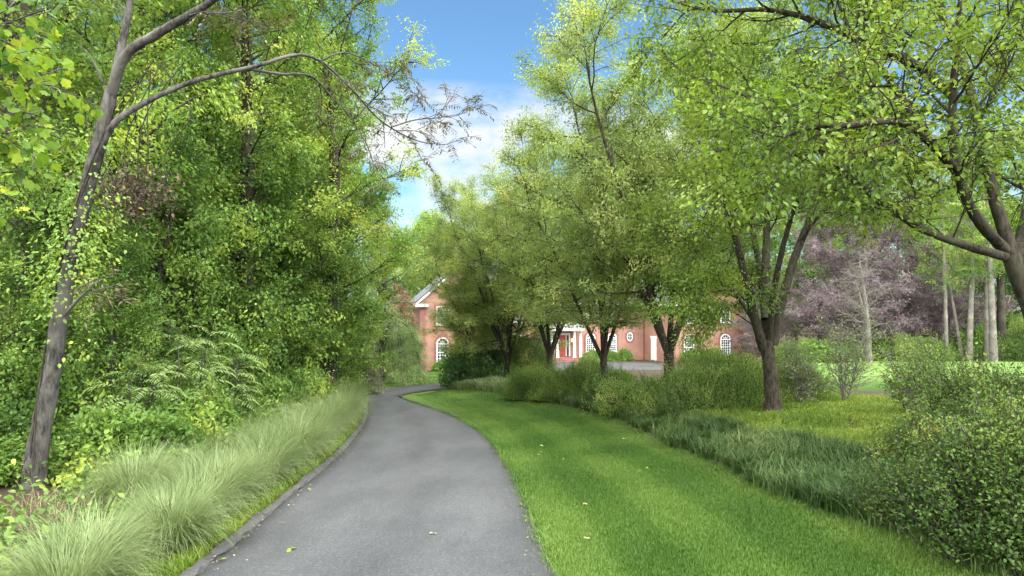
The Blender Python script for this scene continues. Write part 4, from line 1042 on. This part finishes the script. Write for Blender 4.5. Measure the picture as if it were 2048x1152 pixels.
# liriope border (uncountable): strap-leaved tufts along the bed edge
def liriope(name, pts, width, seed, tufts, L=.34, matn='liriope', lab=None, w=.0055, nb=34):
    rng = R_(seed); P = catmull(np.array(pts), 8); s = rng.random(tufts) ** 1.0
    q = np.column_stack([np.interp(s, np.linspace(0, 1, len(P)), P[:, k]) for k in range(2)])
    T = nrm(np.column_stack([np.interp(s, np.linspace(0, 1, len(P)), np.gradient(P[:, k])) for k in range(2)]))
    nn = np.column_stack([T[:, 1], -T[:, 0]])
    wd = width(s) if callable(width) else np.full(tufts, width)
    q = q + nn * (rng.random(tufts) * wd + .08)[:, None]
    z = ground_z(q[:, 0], q[:, 1])
    m = nb; a = rng.random((tufts, m)) * 6.28
    tz = np.repeat(rng.normal(0, .12, tufts), m)
    B = np.repeat(np.column_stack([q, z]), m, 0) + np.column_stack([rng.normal(0, .035, tufts * m), rng.normal(0, .035, tufts * m), np.zeros(tufts * m)])
    g = Geo(); n = tufts * m
    g.blades(B, a.ravel(), L * rng.uniform(.6, 1.2, n), np.abs(rng.normal(.2, .2, n)), w, np.clip(rng.normal(.48, .2, n) + tz, 0, 1), 4, rng.uniform(.9, 2.0, n))
    return tag(g.build(name, M[matn]), lab, 'border grass', kind='stuff')
near = BED[np.argsort(BED[:, 1])][1:]
near = near[(near[:, 1] < 31) & (near[:, 1] > 5.2)]
liriope('border_grass', near, lambda s: 2.0 - .7 * s, 250, 2300, L=.34, w=.0062, lab='dark green strap-leaved border grass between the lawn and the hedge')
isl = BED[(BED[:, 1] > 29) & (BED[:, 1] < 50)]; isl = isl[np.argsort(isl[:, 1])]
liriope('border_grass', isl, 1.5, 251, 500, L=.55, matn='miscanthus', w=.011, nb=26, lab='pale green border grass mounding on the island beyond the far hedge')
# yellow-green ground cover in the bed
rng = R_(260); n = 15000
y = rng.uniform(8.5, 24, n); x = bed_x(y) + rng.uniform(1.5, 6.8, n)
z = ground_z(x, y); g = Geo()
mdn = np.sin(x * 2.3) * np.sin(y * 1.9 + x) * .5 + .5
m = 4
P = np.repeat(np.column_stack([x, y, z]), m, 0) + np.column_stack([rng.normal(0, .05, n * m), rng.normal(0, .05, n * m), rng.random(n * m) * (.07 + .16 * np.repeat(mdn, m))])
g.leaves(P, rng.standard_normal((n * m, 3)) + [0, 0, .5], np.array([0, 0, 1.]) + rng.standard_normal((n * m, 3)) * .5, .07 * rng.uniform(.6, 1.3, n * m), np.clip(rng.normal(.5, .2, n * m), 0, 1), NARROW)
nb_ = 26000
q = rng.integers(0, n, nb_); hb = .10 + .26 * mdn[q] * rng.random(nb_)
g.blades(np.column_stack([x[q] + rng.normal(0, .12, nb_), y[q] + rng.normal(0, .12, nb_), z[q]]), rng.random(nb_) * 6.28, hb, np.abs(rng.normal(.3, .25, nb_)), .006, np.clip(rng.normal(.35, .22, nb_) + .25 * (np.sin(x[q] * 1.7 + y[q]) * np.sin(y[q] * 1.1)), 0, 1), 3, rng.uniform(.3, 1.6, nb_))
tag(g.build('ground_cover', M['yellow']), 'yellow-green low ground cover between the border grass and the saplings', 'ground cover', kind='stuff')
# woodland floor plants
rng = R_(261); n = 22000
y = rng.uniform(5, 34, n); x = left_x(y) - rng.uniform(1.2, 14, n); k_ = ~((np.abs(x + 6.9) < .45) & (y < 10.3) & (y > 8.6)); x, y = x[k_], y[k_]; n = len(x); z = ground_z(x, y); g = Geo(); m = 3
P = np.repeat(np.column_stack([x, y, z]), m, 0) + np.column_stack([rng.normal(0, .07, n * m), rng.normal(0, .07, n * m), rng.random(n * m) * .35])
g.leaves(P, rng.standard_normal((n * m, 3)) + [0, 0, .2], np.array([0, 0, 1.]) + rng.standard_normal((n * m, 3)) * .4, .09 * rng.uniform(.6, 1.3, n * m), np.clip(rng.normal(.5, .2, n * m), 0, 1), OV)
tag(g.build('undergrowth', M['under']), 'low leafy undergrowth on the woodland floor', 'undergrowth', kind='stuff')
# moss and short grass strip along the left kerb
rng = R_(262); n = 26000
y = rng.uniform(4.5, 31, n); x = left_x(y) - .2 - np.abs(rng.normal(0, .2, n)); z = ground_z(x, y); g = Geo()
g.blades(np.column_stack([x, y, z]), rng.random(n) * 6.28, rng.uniform(.04, .13, n), np.abs(rng.normal(.4, .3, n)), .004 + .0002 * y, np.clip(rng.normal(.45, .2, n), 0, 1), 2, rng.uniform(.2, 1, n))
tag(g.build('moss_strip', M['yellow']), 'yellow-green moss and short grass strip along the left kerb', 'moss', kind='stuff')
# lawn blades
def lawn_blades(name, seed, n, ylo, yhi, xlo, xhi, keep, lab, power=1.8):
    rng = R_(seed)
    u = rng.random(n); p = 1 - power
    y = (ylo ** p + u * (yhi ** p - ylo ** p)) ** (1 / p)
    x = xlo(y) + (xhi(y) - xlo(y)) * rng.random(n)
    ok = keep(x, y); x, y = x[ok], y[ok]; n = len(x)
    z = ground_z(x, y); g = Geo()
    sd_ = road_near(x, y)[0]; stripe = .17 * np.tanh(2.5 * np.sin(sd_ * 2 * math.pi / 1.5 + .9 + .3 * np.sin(y * .5))) + .14 - .07 * sd_ + .12 * np.sin(x * 1.1 + 2 * np.sin(y * .45)) * np.sin(y * .7)
    sz = 1 + .035 * y
    g.blades(np.column_stack([x, y, z]), rng.random(n) * 6.28, rng.uniform(.022, .052, n) * (1 + .006 * y), np.abs(rng.normal(.35, .3, n)), .0026 * sz, np.clip(rng.normal(.5, .16, n) + stripe, 0, 1), 2, rng.uniform(.1, .9, n))
    return tag(g.build(name, M['lawn_blade']), lab, 'lawn', kind='stuff')
def right_x(y):
    m = np.argsort(REc[:112, 1]); return np.interp(y, REc[:112, 1][m], REc[:112, 0][m])
lawn_blades('lawn_grass', 270, 300000, 4.6, 46, lambda y: right_x(np.minimum(y, 34.5)) - .12 + np.where(y > 34.5, (y - 34.5) * .35, 0.), lambda y: bed_x(y) + .15, lambda x, y: (road_near(x, y)[0] > -.05 + .04 * np.sin(y * 9) * np.sin(y * 23)), 'mown green lawn strip between the driveway and the border grass')
lawn_blades('lawn_grass', 271, 90000, 40, 61, lambda y: -11 + 0 * y, lambda y: 4 + 0 * y, lambda x, y: (road_near(x, y)[0] > .05) & (road_near(x, y)[1] < 0), 'bright green lawn between the bend and the left wing of the house', 1.3)

# ragged turf hanging over the drive edge, and litter gathered along the kerb
rng = R_(272); n = 9000
y = rng.uniform(4.6, 33, n) ** 1.0; x = right_x(y) + rng.normal(.02, .05, n) + .03 * np.sin(y * 7) + .03 * np.sin(y * 17); g = Geo()
g.blades(np.column_stack([x, y, ground_z(x, y)]), rng.normal(math.pi, 1.1, n), rng.uniform(.05, .13, n), np.abs(rng.normal(.6, .3, n)), .003 + .00012 * y, np.clip(rng.normal(.55, .2, n), 0, 1), 2, rng.uniform(.4, 1.3, n))
tag(g.build('edge_grass', M['lawn_blade']), 'ragged longer grass along the lawn edge of the driveway', 'edge grass', kind='stuff')
n = 420; y = rng.uniform(4.8, 28, n); x = left_x(y) + np.abs(rng.normal(0, .16, n)) - .05; k_ = rng.random(n) < .25; x[k_] = right_x(y[k_]) - np.abs(rng.normal(0, .12, k_.sum())); g = Geo()
g.leaves(np.column_stack([x, y, CAM_Z - drop(y) + .055]), rng.standard_normal((n, 3)) * [1, 1, .1], np.array([[0, 0, 1.]] * n) + rng.standard_normal((n, 3)) * .3, rng.uniform(.012, .04, n), rng.random(n), OV)
tag(g.build('leaf_litter', M['deadleaf']), 'small dry leaf bits gathered along both edges of the driveway', 'leaf litter', kind='stuff')
# fallen leaves on the drive
rng = R_(280)
for k, (px, py, s, lab) in enumerate([
    (582, 1108, .075, 'curled yellow fallen leaf on the asphalt near the left kerb'), (866, 1075, .06, 'tan fallen leaf in the middle of the driveway'),
    (445, 1128, .05, 'pale fallen leaf against the mossy kerb, nearest the camera'), (566, 1055, .045, 'small pale fallen leaf beside the kerb'),
    (618, 985, .05, 'white-edged fallen leaf further along the kerb'), (1042, 1015, .045, 'small pale fallen leaf near the lawn edge')]):
    q = road_hit(px, py); g = Geo()
    g.leaves(np.zeros((3, 3)), rng.standard_normal((3, 3)) * [1, 1, .15], np.array([[0, 0, 1.]] * 3) + rng.standard_normal((3, 3)) * .35, s, rng.uniform(.6, 1, 3), OV)
    o = g.build('fallen_leaf', M['yellow'] if k % 2 == 0 else M['deadleaf'], None, (q[0], q[1], CAM_Z - float(drop(q[1])) + .055))
    tag(o, lab, 'fallen leaf', 'fallen leaves on the driveway')

for k in range(8):
    y = R_(300 + k).uniform(7, 19); x = right_x(y) + R_(400 + k).uniform(.3, 3.2); g = Geo(); rr = R_(500 + k)
    g.leaves(np.zeros((2, 3)), rr.standard_normal((2, 3)) * [1, 1, .15], np.array([[0, 0, 1.]] * 2) + rr.standard_normal((2, 3)) * .35, .05, rr.uniform(.7, 1, 2), OV)
    tag(g.build('fallen_leaf', M['deadleaf' if k % 3 == 0 else 'pale'], None, (x, y, gz(x, y) + .06)), 'tiny pale leaf fallen on the mown lawn strip', 'fallen leaf', 'fallen leaves on the lawn')

# ------------------------------------------------------------------ house
YAW = math.radians(12)
house = empty('brick_house', (-8.5, 63, 0), 'large two-storey salmon brick house with gabled wings and a white portico', 'house', rz=YAW)
EAVE = 6.55
def part(name, g, m, parent=None):
    return g.build(name, m, parent or house)
def wing(x0, x1, y0, y1, pitch=41):
    xm = (x0 + x1) / 2; rise = (x1 - x0) / 2 * math.tan(math.radians(pitch))
    g = Geo(); g.prism([(x0, -.2), (x1, -.2), (x1, EAVE), (xm, EAVE + rise), (x0, EAVE)], y0, y1); part('wall', g, M['brick'])
    o = .45; dz = o * math.tan(math.radians(pitch)); th = .16
    e0 = EAVE - dz + .08; top = EAVE + rise + .08
    g = Geo(); g.prism([(x0 - o, e0), (xm, top), (x1 + o, e0), (x1 + o, e0 + th), (xm, top + th), (x0 - o, e0 + th)], y0 - .35, y1 + .2); roof = part('roof', g, M['shingle'])
    g = Geo(); b = .2   # rake boards and eave returns
    g.prism([(x0 - o, e0 - .02), (xm, top - .02), (xm, top - .02 - b), (x0 - o + .02, e0 - b)], y0 - .32, y0 - .02)
    g.prism([(xm, top - .02), (x1 + o, e0 - .02), (x1 + o - .02, e0 - b), (xm, top - .02 - b)], y0 - .323, y0 - .02)
    g.box((x0 - o - .02, y0 - .36, e0 - .30), (x0 + .75, y0 + .1, e0 - .03)); g.box((x1 - .75, y0 - .36, e0 - .30), (x1 + o + .02, y0 + .1, e0 - .03))
    g.box((x0 - o - .1, y0 + .1, e0 - .16), (x0 - o + .05, y1, e0 + .02)); g.box((x0 - o, y0 + .1, e0 - .2), (x0 - .005, y1, e0 - .165))
    part('roof_trim', g, M['white'])
    for cx, sgn in ((x0, 1), (x1, -1)):
        g = Geo(); z = 0.
        k = 0
        while z < EAVE - .75:
            wq = .62 if k % 2 else .5
            a, b_ = sorted((cx - sgn * .03, cx + sgn * wq))
            g.box((a, y0 - .035, z), (b_, y0 + .45, z + .38)); z += .47; k += 1
        part('quoin_strip', g, M['quoin'])
def arch_poly(w, z0, z1, n=12):
    r = w / 2; return [(-r, z0), (r, z0)] + [(r * math.cos(a), z1 - r + r * math.sin(a)) for a in np.linspace(0, math.pi, n)]
def rect_poly(w, z0, z1, n=12):
    r = w / 2; return [(-r, z0), (r, z0)] + [(r, z1)] * (n // 2) + [(-r, z1)] * (n - n // 2)
def window(cx, y, w, z0, z1, arched=True):
    pf = arch_poly if arched else rect_poly
    sh = lambda P: [(a + cx, b) for a, b in P]
    g = Geo(); gl = sh(pf(w - .14, z0 + .07, z1 - .07) if arched else [(-w/2+.07, z0+.07), (w/2-.07, z0+.07), (w/2-.07, z1-.07), (-w/2+.07, z1-.07)])
    win = Geo(); g.prism(gl, y - .02, y + .03)
    n = 12
    if arched:
        so, si, wo = sh(pf(w + .44, z0 - .1, z1 + .24, n)), sh(pf(w + .01, z0 - .1, z1 + .01, n)), None
        fo, fi = sh(pf(w, z0, z1, n)), sh(pf(w - .2, z0 + .1, z1 - .1, n))
    else:
        q = lambda a, lo, hi: [(cx - a, lo), (cx + a, lo), (cx + a, hi), (cx - a, hi)]
        so, si = q(w/2 + .22, z0 - .2, z1 + .25), q(w/2 + .005, z0 - .005, z1 + .005)
        fo, fi = q(w/2, z0, z1), q(w/2 - .1, z0 + .1, z1 - .1)
    win.ring_prism(fo, fi, y - .075, y + .02)
    # muntins
    zt = z1 - w / 2 if arched else z1
    for k in (-1, 0, 1): win.box((cx + k * w * .215 - .018, y - .055, z0 + .1), (cx + k * w * .215 + .018, y - .01, zt - .02 if arched else z1 - .1))
    nr = 6 if arched else 5
    for k in range(1, nr):
        z = z0 + .1 + (zt - z0 - .1) * k / nr; hb = .035 if k == nr // 2 else .016
        win.box((cx - w/2 + .1, y - .058, z - hb), (cx + w/2 - .1, y - .013, z + hb))
    if arched:
        win.box((cx - w/2 + .1, y - .06, zt - .045), (cx + w/2 - .1, y - .012, zt + .045))
        for a in (math.pi * .25, math.pi * .5, math.pi * .75):
            c, s = math.cos(a), math.sin(a); r1 = w / 2 - .09
            win.prism([(cx + c*.12 - s*.016, zt + s*.12 + c*.016), (cx + c*.12 + s*.016, zt + s*.12 - c*.016), (cx + c*r1 + s*.016, zt + s*r1 - c*.016), (cx + c*r1 - s*.016, zt + s*r1 + c*.016)], y - .052, y - .014)
        win.ring_prism([(cx + .2*math.cos(t), zt + .045 + .17*math.sin(t)) for t in np.linspace(0, math.pi, 8)], [(cx + .165*math.cos(t), zt + .046 + .135*math.sin(t)) for t in np.linspace(0, math.pi, 8)], y - .05, y - .015)
    o = part('window', win, M['white'])
    part('pane', g, M['glass'], o)
    s = Geo(); s.ring_prism(so, si, y - .04, y + .06)
    if arched: s.prism([(cx - .09, z1 + .02), (cx + .09, z1 + .02), (cx + .14, z1 + .42), (cx - .14, z1 + .42)], y - .07, y + .02)
    part('brick_surround', s, M['quoin'], o)
    si_ = Geo(); si_.box((cx - w/2 - .1, y - .12, z0 - .09), (cx + w/2 + .1, y - .045, z0 - .004)); part('sill', si_, M['white'], o)

wing(0, 7.9, 0, 13); wing(26.3, 34.7, 3.1, 16)
# centre block with a roof ridge along x
g = Geo(); g.box((7.9, 10, -.2), (26.3, 19, EAVE)); part('wall', g, M['brick'])
g = Geo()
V = [(7.0, 9.55, EAVE - .05), (27.2, 9.55, EAVE - .05), (27.2, 14.5, 10.9), (7.0, 14.5, 10.9), (7.0, 19.45, EAVE - .05), (27.2, 19.45, EAVE - .05)]
g.add(np.array(V), [[0,1,2,3],[3,2,5,4],[0,3,4],[1,5,2],[0,4,5,1]]); part('roof', g, M['shingle'])
g = Geo(); g.box((7.9, 9.6, EAVE - .34), (26.3, 9.995, EAVE - .055)); part('cornice', g, M['white'])
for cx in (2.1, 5.8): window(cx, -.0, 1.16, .80, 3.10); window(cx, -.0, 1.16, 4.3, 6.0, False)
for cx in (28.4, 32.6): window(cx, 3.1, 1.16, .80, 3.10); window(cx, 3.1, 1.16, 4.3, 6.0, False)
for cx in (11.4, 14.0, 19.86, 22.4): window(cx, 10., 1.1, .95, 3.05); window(cx, 10., 1.1, 4.3, 6.0, False)
window(16.3, 10., 1.3, 4.3, 6.1, True)
def oval(cx, y, cz, a, b):
    t = np.linspace(0, 2 * math.pi, 20, endpoint=False); P = lambda k: [(cx + (a+k) * math.cos(u), cz + (b+k) * math.sin(u)) for u in t]
    g = Geo(); g.ring_prism(P(.0), P(-.1), y - .07, y + .02); g.box((cx - .02, y - .05, cz - b + .05), (cx + .02, y - .01, cz + b - .05)); g.box((cx - a + .05, y - .053, cz - .02), (cx + a - .05, y - .013, cz + .02))
    o = part('oval_window', g, M['white']); q = Geo(); q.prism(P(-.09), y - .02, y + .02); part('pane', q, M['glass'], o)
    s = Geo(); s.ring_prism(P(.2), P(.005), y - .04, y + .03); part('brick_surround', s, M['quoin'], o)
oval(24.55, 10., 2.6, .36, .52)
oval(28.9, 3.1, 3.75, .12, .16)
g = Geo(); g.box((26.18, 9.8, .0), (26.28, 9.93, EAVE - .1)); part('downspout', g, M['copperpipe'])
# side entrance on the return wall of the right wing
g = Geo(); g.box((26.22, 6.6, .1), (26.32, 6.75, 2.5)); g.box((26.22, 7.75, .1), (26.32, 7.9, 2.5)); g.box((26.2, 6.5, 2.5), (26.32, 8.0, 2.75)); o = part('side_door', g, M['white'])
g = Geo(); g.box((26.25, 6.75, .1), (26.315, 7.75, 2.5)); part('door_panel', g, M['white'], o)
# portico
DX = 16.3
g = Geo(); g.box((DX - 2.4, 7.3, -.1), (DX + 2.4, 9.99, .5)); g.box((DX - 2.8, 6.9, -.1), (DX + 2.8, 7.299, .32)); g.box((DX - 3.1, 6.5, -.1), (DX + 3.1, 6.899, .16)); part('brick_steps', g, M['quoin'])
for dx in (-1.65, -.95, .95, 1.65):
    g = Geo(); zc = np.array([.5, .62, .63, 1.6, 2.6, 3.28, 3.30, 3.40]); rc = np.array([.19, .19, .145, .145, .135, .12, .17, .18])
    g.tube(np.column_stack([np.full(8, DX + dx), np.full(8, 7.65), zc]), rc, 14); part('column', g, M['white'])
g = Geo(); g.box((DX - 2.0, 7.4, 3.4), (DX + 2.0, 9.99, 3.88)); g.box((DX - 2.12, 7.28, 3.882), (DX + 2.12, 9.992, 4.0)); part('entablature', g, M['white'])
g = Geo(); g.prism([(DX - 2.0, 4.0), (DX + 2.0, 4.0), (DX, 5.2)], 7.5, 9.98); o = part('pediment', g, M['white'])
g = Geo(); g.prism([(DX - 2.25, 4.0), (DX - 2.25, 4.12), (DX, 5.46), (DX + 2.25, 4.12), (DX + 2.25, 4.0), (DX, 5.32)], 7.2, 9.985); part('portico_roof', g, M['shingle'], o)
g = Geo(); g.box((DX - 1.15, 9.9, .5), (DX - 1.0, 9.985, 2.95)); g.box((DX + 1.0, 9.9, .5), (DX + 1.15, 9.985, 2.95)); g.box((DX - .72, 9.9, .5), (DX - .64, 9.985, 2.85)); g.box((DX + .64, 9.9, .5), (DX + .72, 9.985, 2.85)); g.box((DX - 1.15, 9.88, 2.852), (DX + 1.15, 9.986, 3.1)); fr = part('door_frame', g, M['white'])
for a, b in ((-1.0, -.72), (.72, 1.0)):
    g = Geo(); g.box((DX + a, 9.93, .55), (DX + b, 9.97, 2.85)); part('sidelight', g, M['glass'], fr)
for s in (-1, 1):
    g = Geo(); a, b = sorted((DX + s * .005, DX + s * .638)); g.box((a, 9.93, .52), (b, 9.975, 2.84))
    for z0, z1 in ((.7, 1.25), (1.4, 2.1), (2.2, 2.7)):
        for u0, u1 in ((.1, .29), (.36, .55)):
            p0, p1 = sorted((DX + s * u0, DX + s * u1)); g.box((p0, 9.915, z0), (p1, 9.931, z1))
    d_ = part('door', g, M['reddoor']); q = Geo(); q.box((DX + s * .06 - .015, 9.87, 1.35), (DX + s * .06 + .015, 9.914, 1.75)); part('handle', q, M['brass'], d_)
for s in (-1, 1):
    g = Geo(); g.box((DX + s * 1.4 - .1, 9.78, 2.05), (DX + s * 1.4 + .1, 9.98, 2.1)); g.box((DX + s * 1.4 - .1, 9.78, 2.45), (DX + s * 1.4 + .1, 9.98, 2.55)); o = part('wall_lantern', g, M['dark']); q = Geo(); q.box((DX + s * 1.4 - .075, 9.8, 2.101), (DX + s * 1.4 + .075, 9.96, 2.449)); part('lamp_glass', q, M['glow'], o)

# ------------------------------------------------------------------ sky, sun, camera
SUN_EL, SUN_ROT = math.radians(52), math.radians(150)
w = bpy.data.worlds.new('World'); bpy.context.scene.world = w; w.use_nodes = True
nt = w.node_tree; nt.nodes.clear()
def WN(t, **k):
    n = nt.nodes.new('ShaderNode' + t)
    for a, b in k.items(): setattr(n, a, b)
    return n
L = nt.links.new
sky = WN('TexSky', sky_type='NISHITA', sun_disc=False, sun_elevation=SUN_EL, sun_rotation=SUN_ROT, altitude=100., air_density=1.0, dust_density=.4, ozone_density=3.0)
tc = WN('TexCoord'); sep = WN('SeparateXYZ'); L(tc.outputs['Generated'], sep.inputs[0])
mp = WN('Mapping'); mp.inputs['Scale'].default_value = (3.0, 3.0, 7.); mp.inputs['Location'].default_value = (.35, 0, .3); L(tc.outputs['Generated'], mp.inputs[0])
nz = WN('TexNoise'); nz.inputs['Scale'].default_value = 1.6; nz.inputs['Detail'].default_value = 8; nz.inputs['Roughness'].default_value = .58; L(mp.outputs[0], nz.inputs['Vector'])
r = WN('ValToRGB'); r.color_ramp.elements[0].position = .47; r.color_ramp.elements[1].position = .62; L(nz.outputs['Fac'], r.inputs[0])
band = WN('ValToRGB'); e = band.color_ramp.elements; e[0].position = .0; e[0].color = (.8,.8,.8,1); e[1].position = .285; e[1].color = (1,1,1,1); q = e.new(.32); q.color = (0,0,0,1)
L(sep.outputs[2], band.inputs[0])
mu = WN('Math', operation='MULTIPLY'); L(r.outputs[0], mu.inputs[0]); L(band.outputs[0], mu.inputs[1])
mx = WN('Mix', data_type='RGBA'); L(mu.outputs[0], mx.inputs[0]); tint = WN('Mix', data_type='RGBA', blend_type='MULTIPLY'); tint.inputs[0].default_value = 1; L(sky.outputs[0], tint.inputs[6]); tint.inputs[7].default_value = (.46, .59, .62, 1)
L(tint.outputs[2], mx.inputs[6]); mx.inputs[7].default_value = (2.9, 2.93, 2.98, 1)
bg = WN('Background'); bg.inputs['Strength'].default_value = .1; 
# bright cloud cover overhead and behind the photographer; the blue gap is low and ahead
def mr(src, a, b):
    n = WN('MapRange', interpolation_type='SMOOTHSTEP'); n.inputs['From Min'].default_value = a; n.inputs['From Max'].default_value = b
    L(src, n.inputs['Value']); return n.outputs[0]
up_ = mr(sep.outputs[2], .46, .75); bk = mr(sep.outputs[1], .25, -.35)
cov = WN('Math', operation='MAXIMUM'); L(up_, cov.inputs[0]); L(bk, cov.inputs[1])
n2 = WN('TexNoise'); n2.inputs['Scale'].default_value = 2.5; n2.inputs['Detail'].default_value = 5; L(tc.outputs['Generated'], n2.inputs['Vector'])
cc = WN('ValToRGB'); cc.color_ramp.elements[0].position = .3; cc.color_ramp.elements[0].color = (.55,.56,.58,1); cc.color_ramp.elements[1].position = .7; L(n2.outputs['Fac'], cc.inputs[0])
cs = WN('Mix', data_type='RGBA', blend_type='MULTIPLY'); cs.inputs[0].default_value = 1; L(cc.outputs[0], cs.inputs[6]); cs.inputs[7].default_value = (31, 30.4, 29.3, 1)
m2 = WN('Mix', data_type='RGBA'); L(cov.outputs[0], m2.inputs[0]); L(mx.outputs[2], m2.inputs[6]); L(cs.outputs[2], m2.inputs[7])
L(m2.outputs[2], bg.inputs[0])
wo = WN('OutputWorld'); L(bg.outputs[0], wo.inputs[0])

sl = bpy.data.lights.new('sun', 'SUN'); sl.energy = 1.1; sl.angle = math.radians(28); sl.color = (1, .95, .86)
so = bpy.data.objects.new('sun', sl); C.objects.link(so)
from mathutils import Vector
sd = Vector((math.sin(SUN_ROT) * math.cos(SUN_EL), math.cos(SUN_ROT) * math.cos(SUN_EL), math.sin(SUN_EL)))
so.rotation_euler = sd.to_track_quat('Z', 'Y').to_euler(); so.location = (20, -20, 40)

cam = bpy.data.cameras.new('camera'); co = bpy.data.objects.new('camera', cam); C.objects.link(co)
cam.lens = 24; cam.sensor_width = 36; cam.clip_end = 2000; cam.clip_start = .05
cam.shift_y = (HY - 576) / 2048
co.location = (0, 0, CAM_Z); co.rotation_euler = (math.pi / 2, 0, 0)
sc = bpy.context.scene; sc.camera = co
sc.view_settings.view_transform = 'Standard'; sc.view_settings.look = 'None'; sc.view_settings.exposure = EXPOSURE; sc.view_settings.gamma = 1
sc.cycles.max_bounces = 8; sc.cycles.diffuse_bounces = 6; sc.cycles.transmission_bounces = 6; sc.cycles.glossy_bounces = 2
sc.cycles.use_denoising = True; sc.cycles.denoiser = 'OPENIMAGEDENOISE'; sc.cycles.denoising_input_passes = 'RGB_ALBEDO_NORMAL'; sc.cycles.denoising_prefilter = 'ACCURATE'
sc.cycles.sample_clamp_indirect = 4
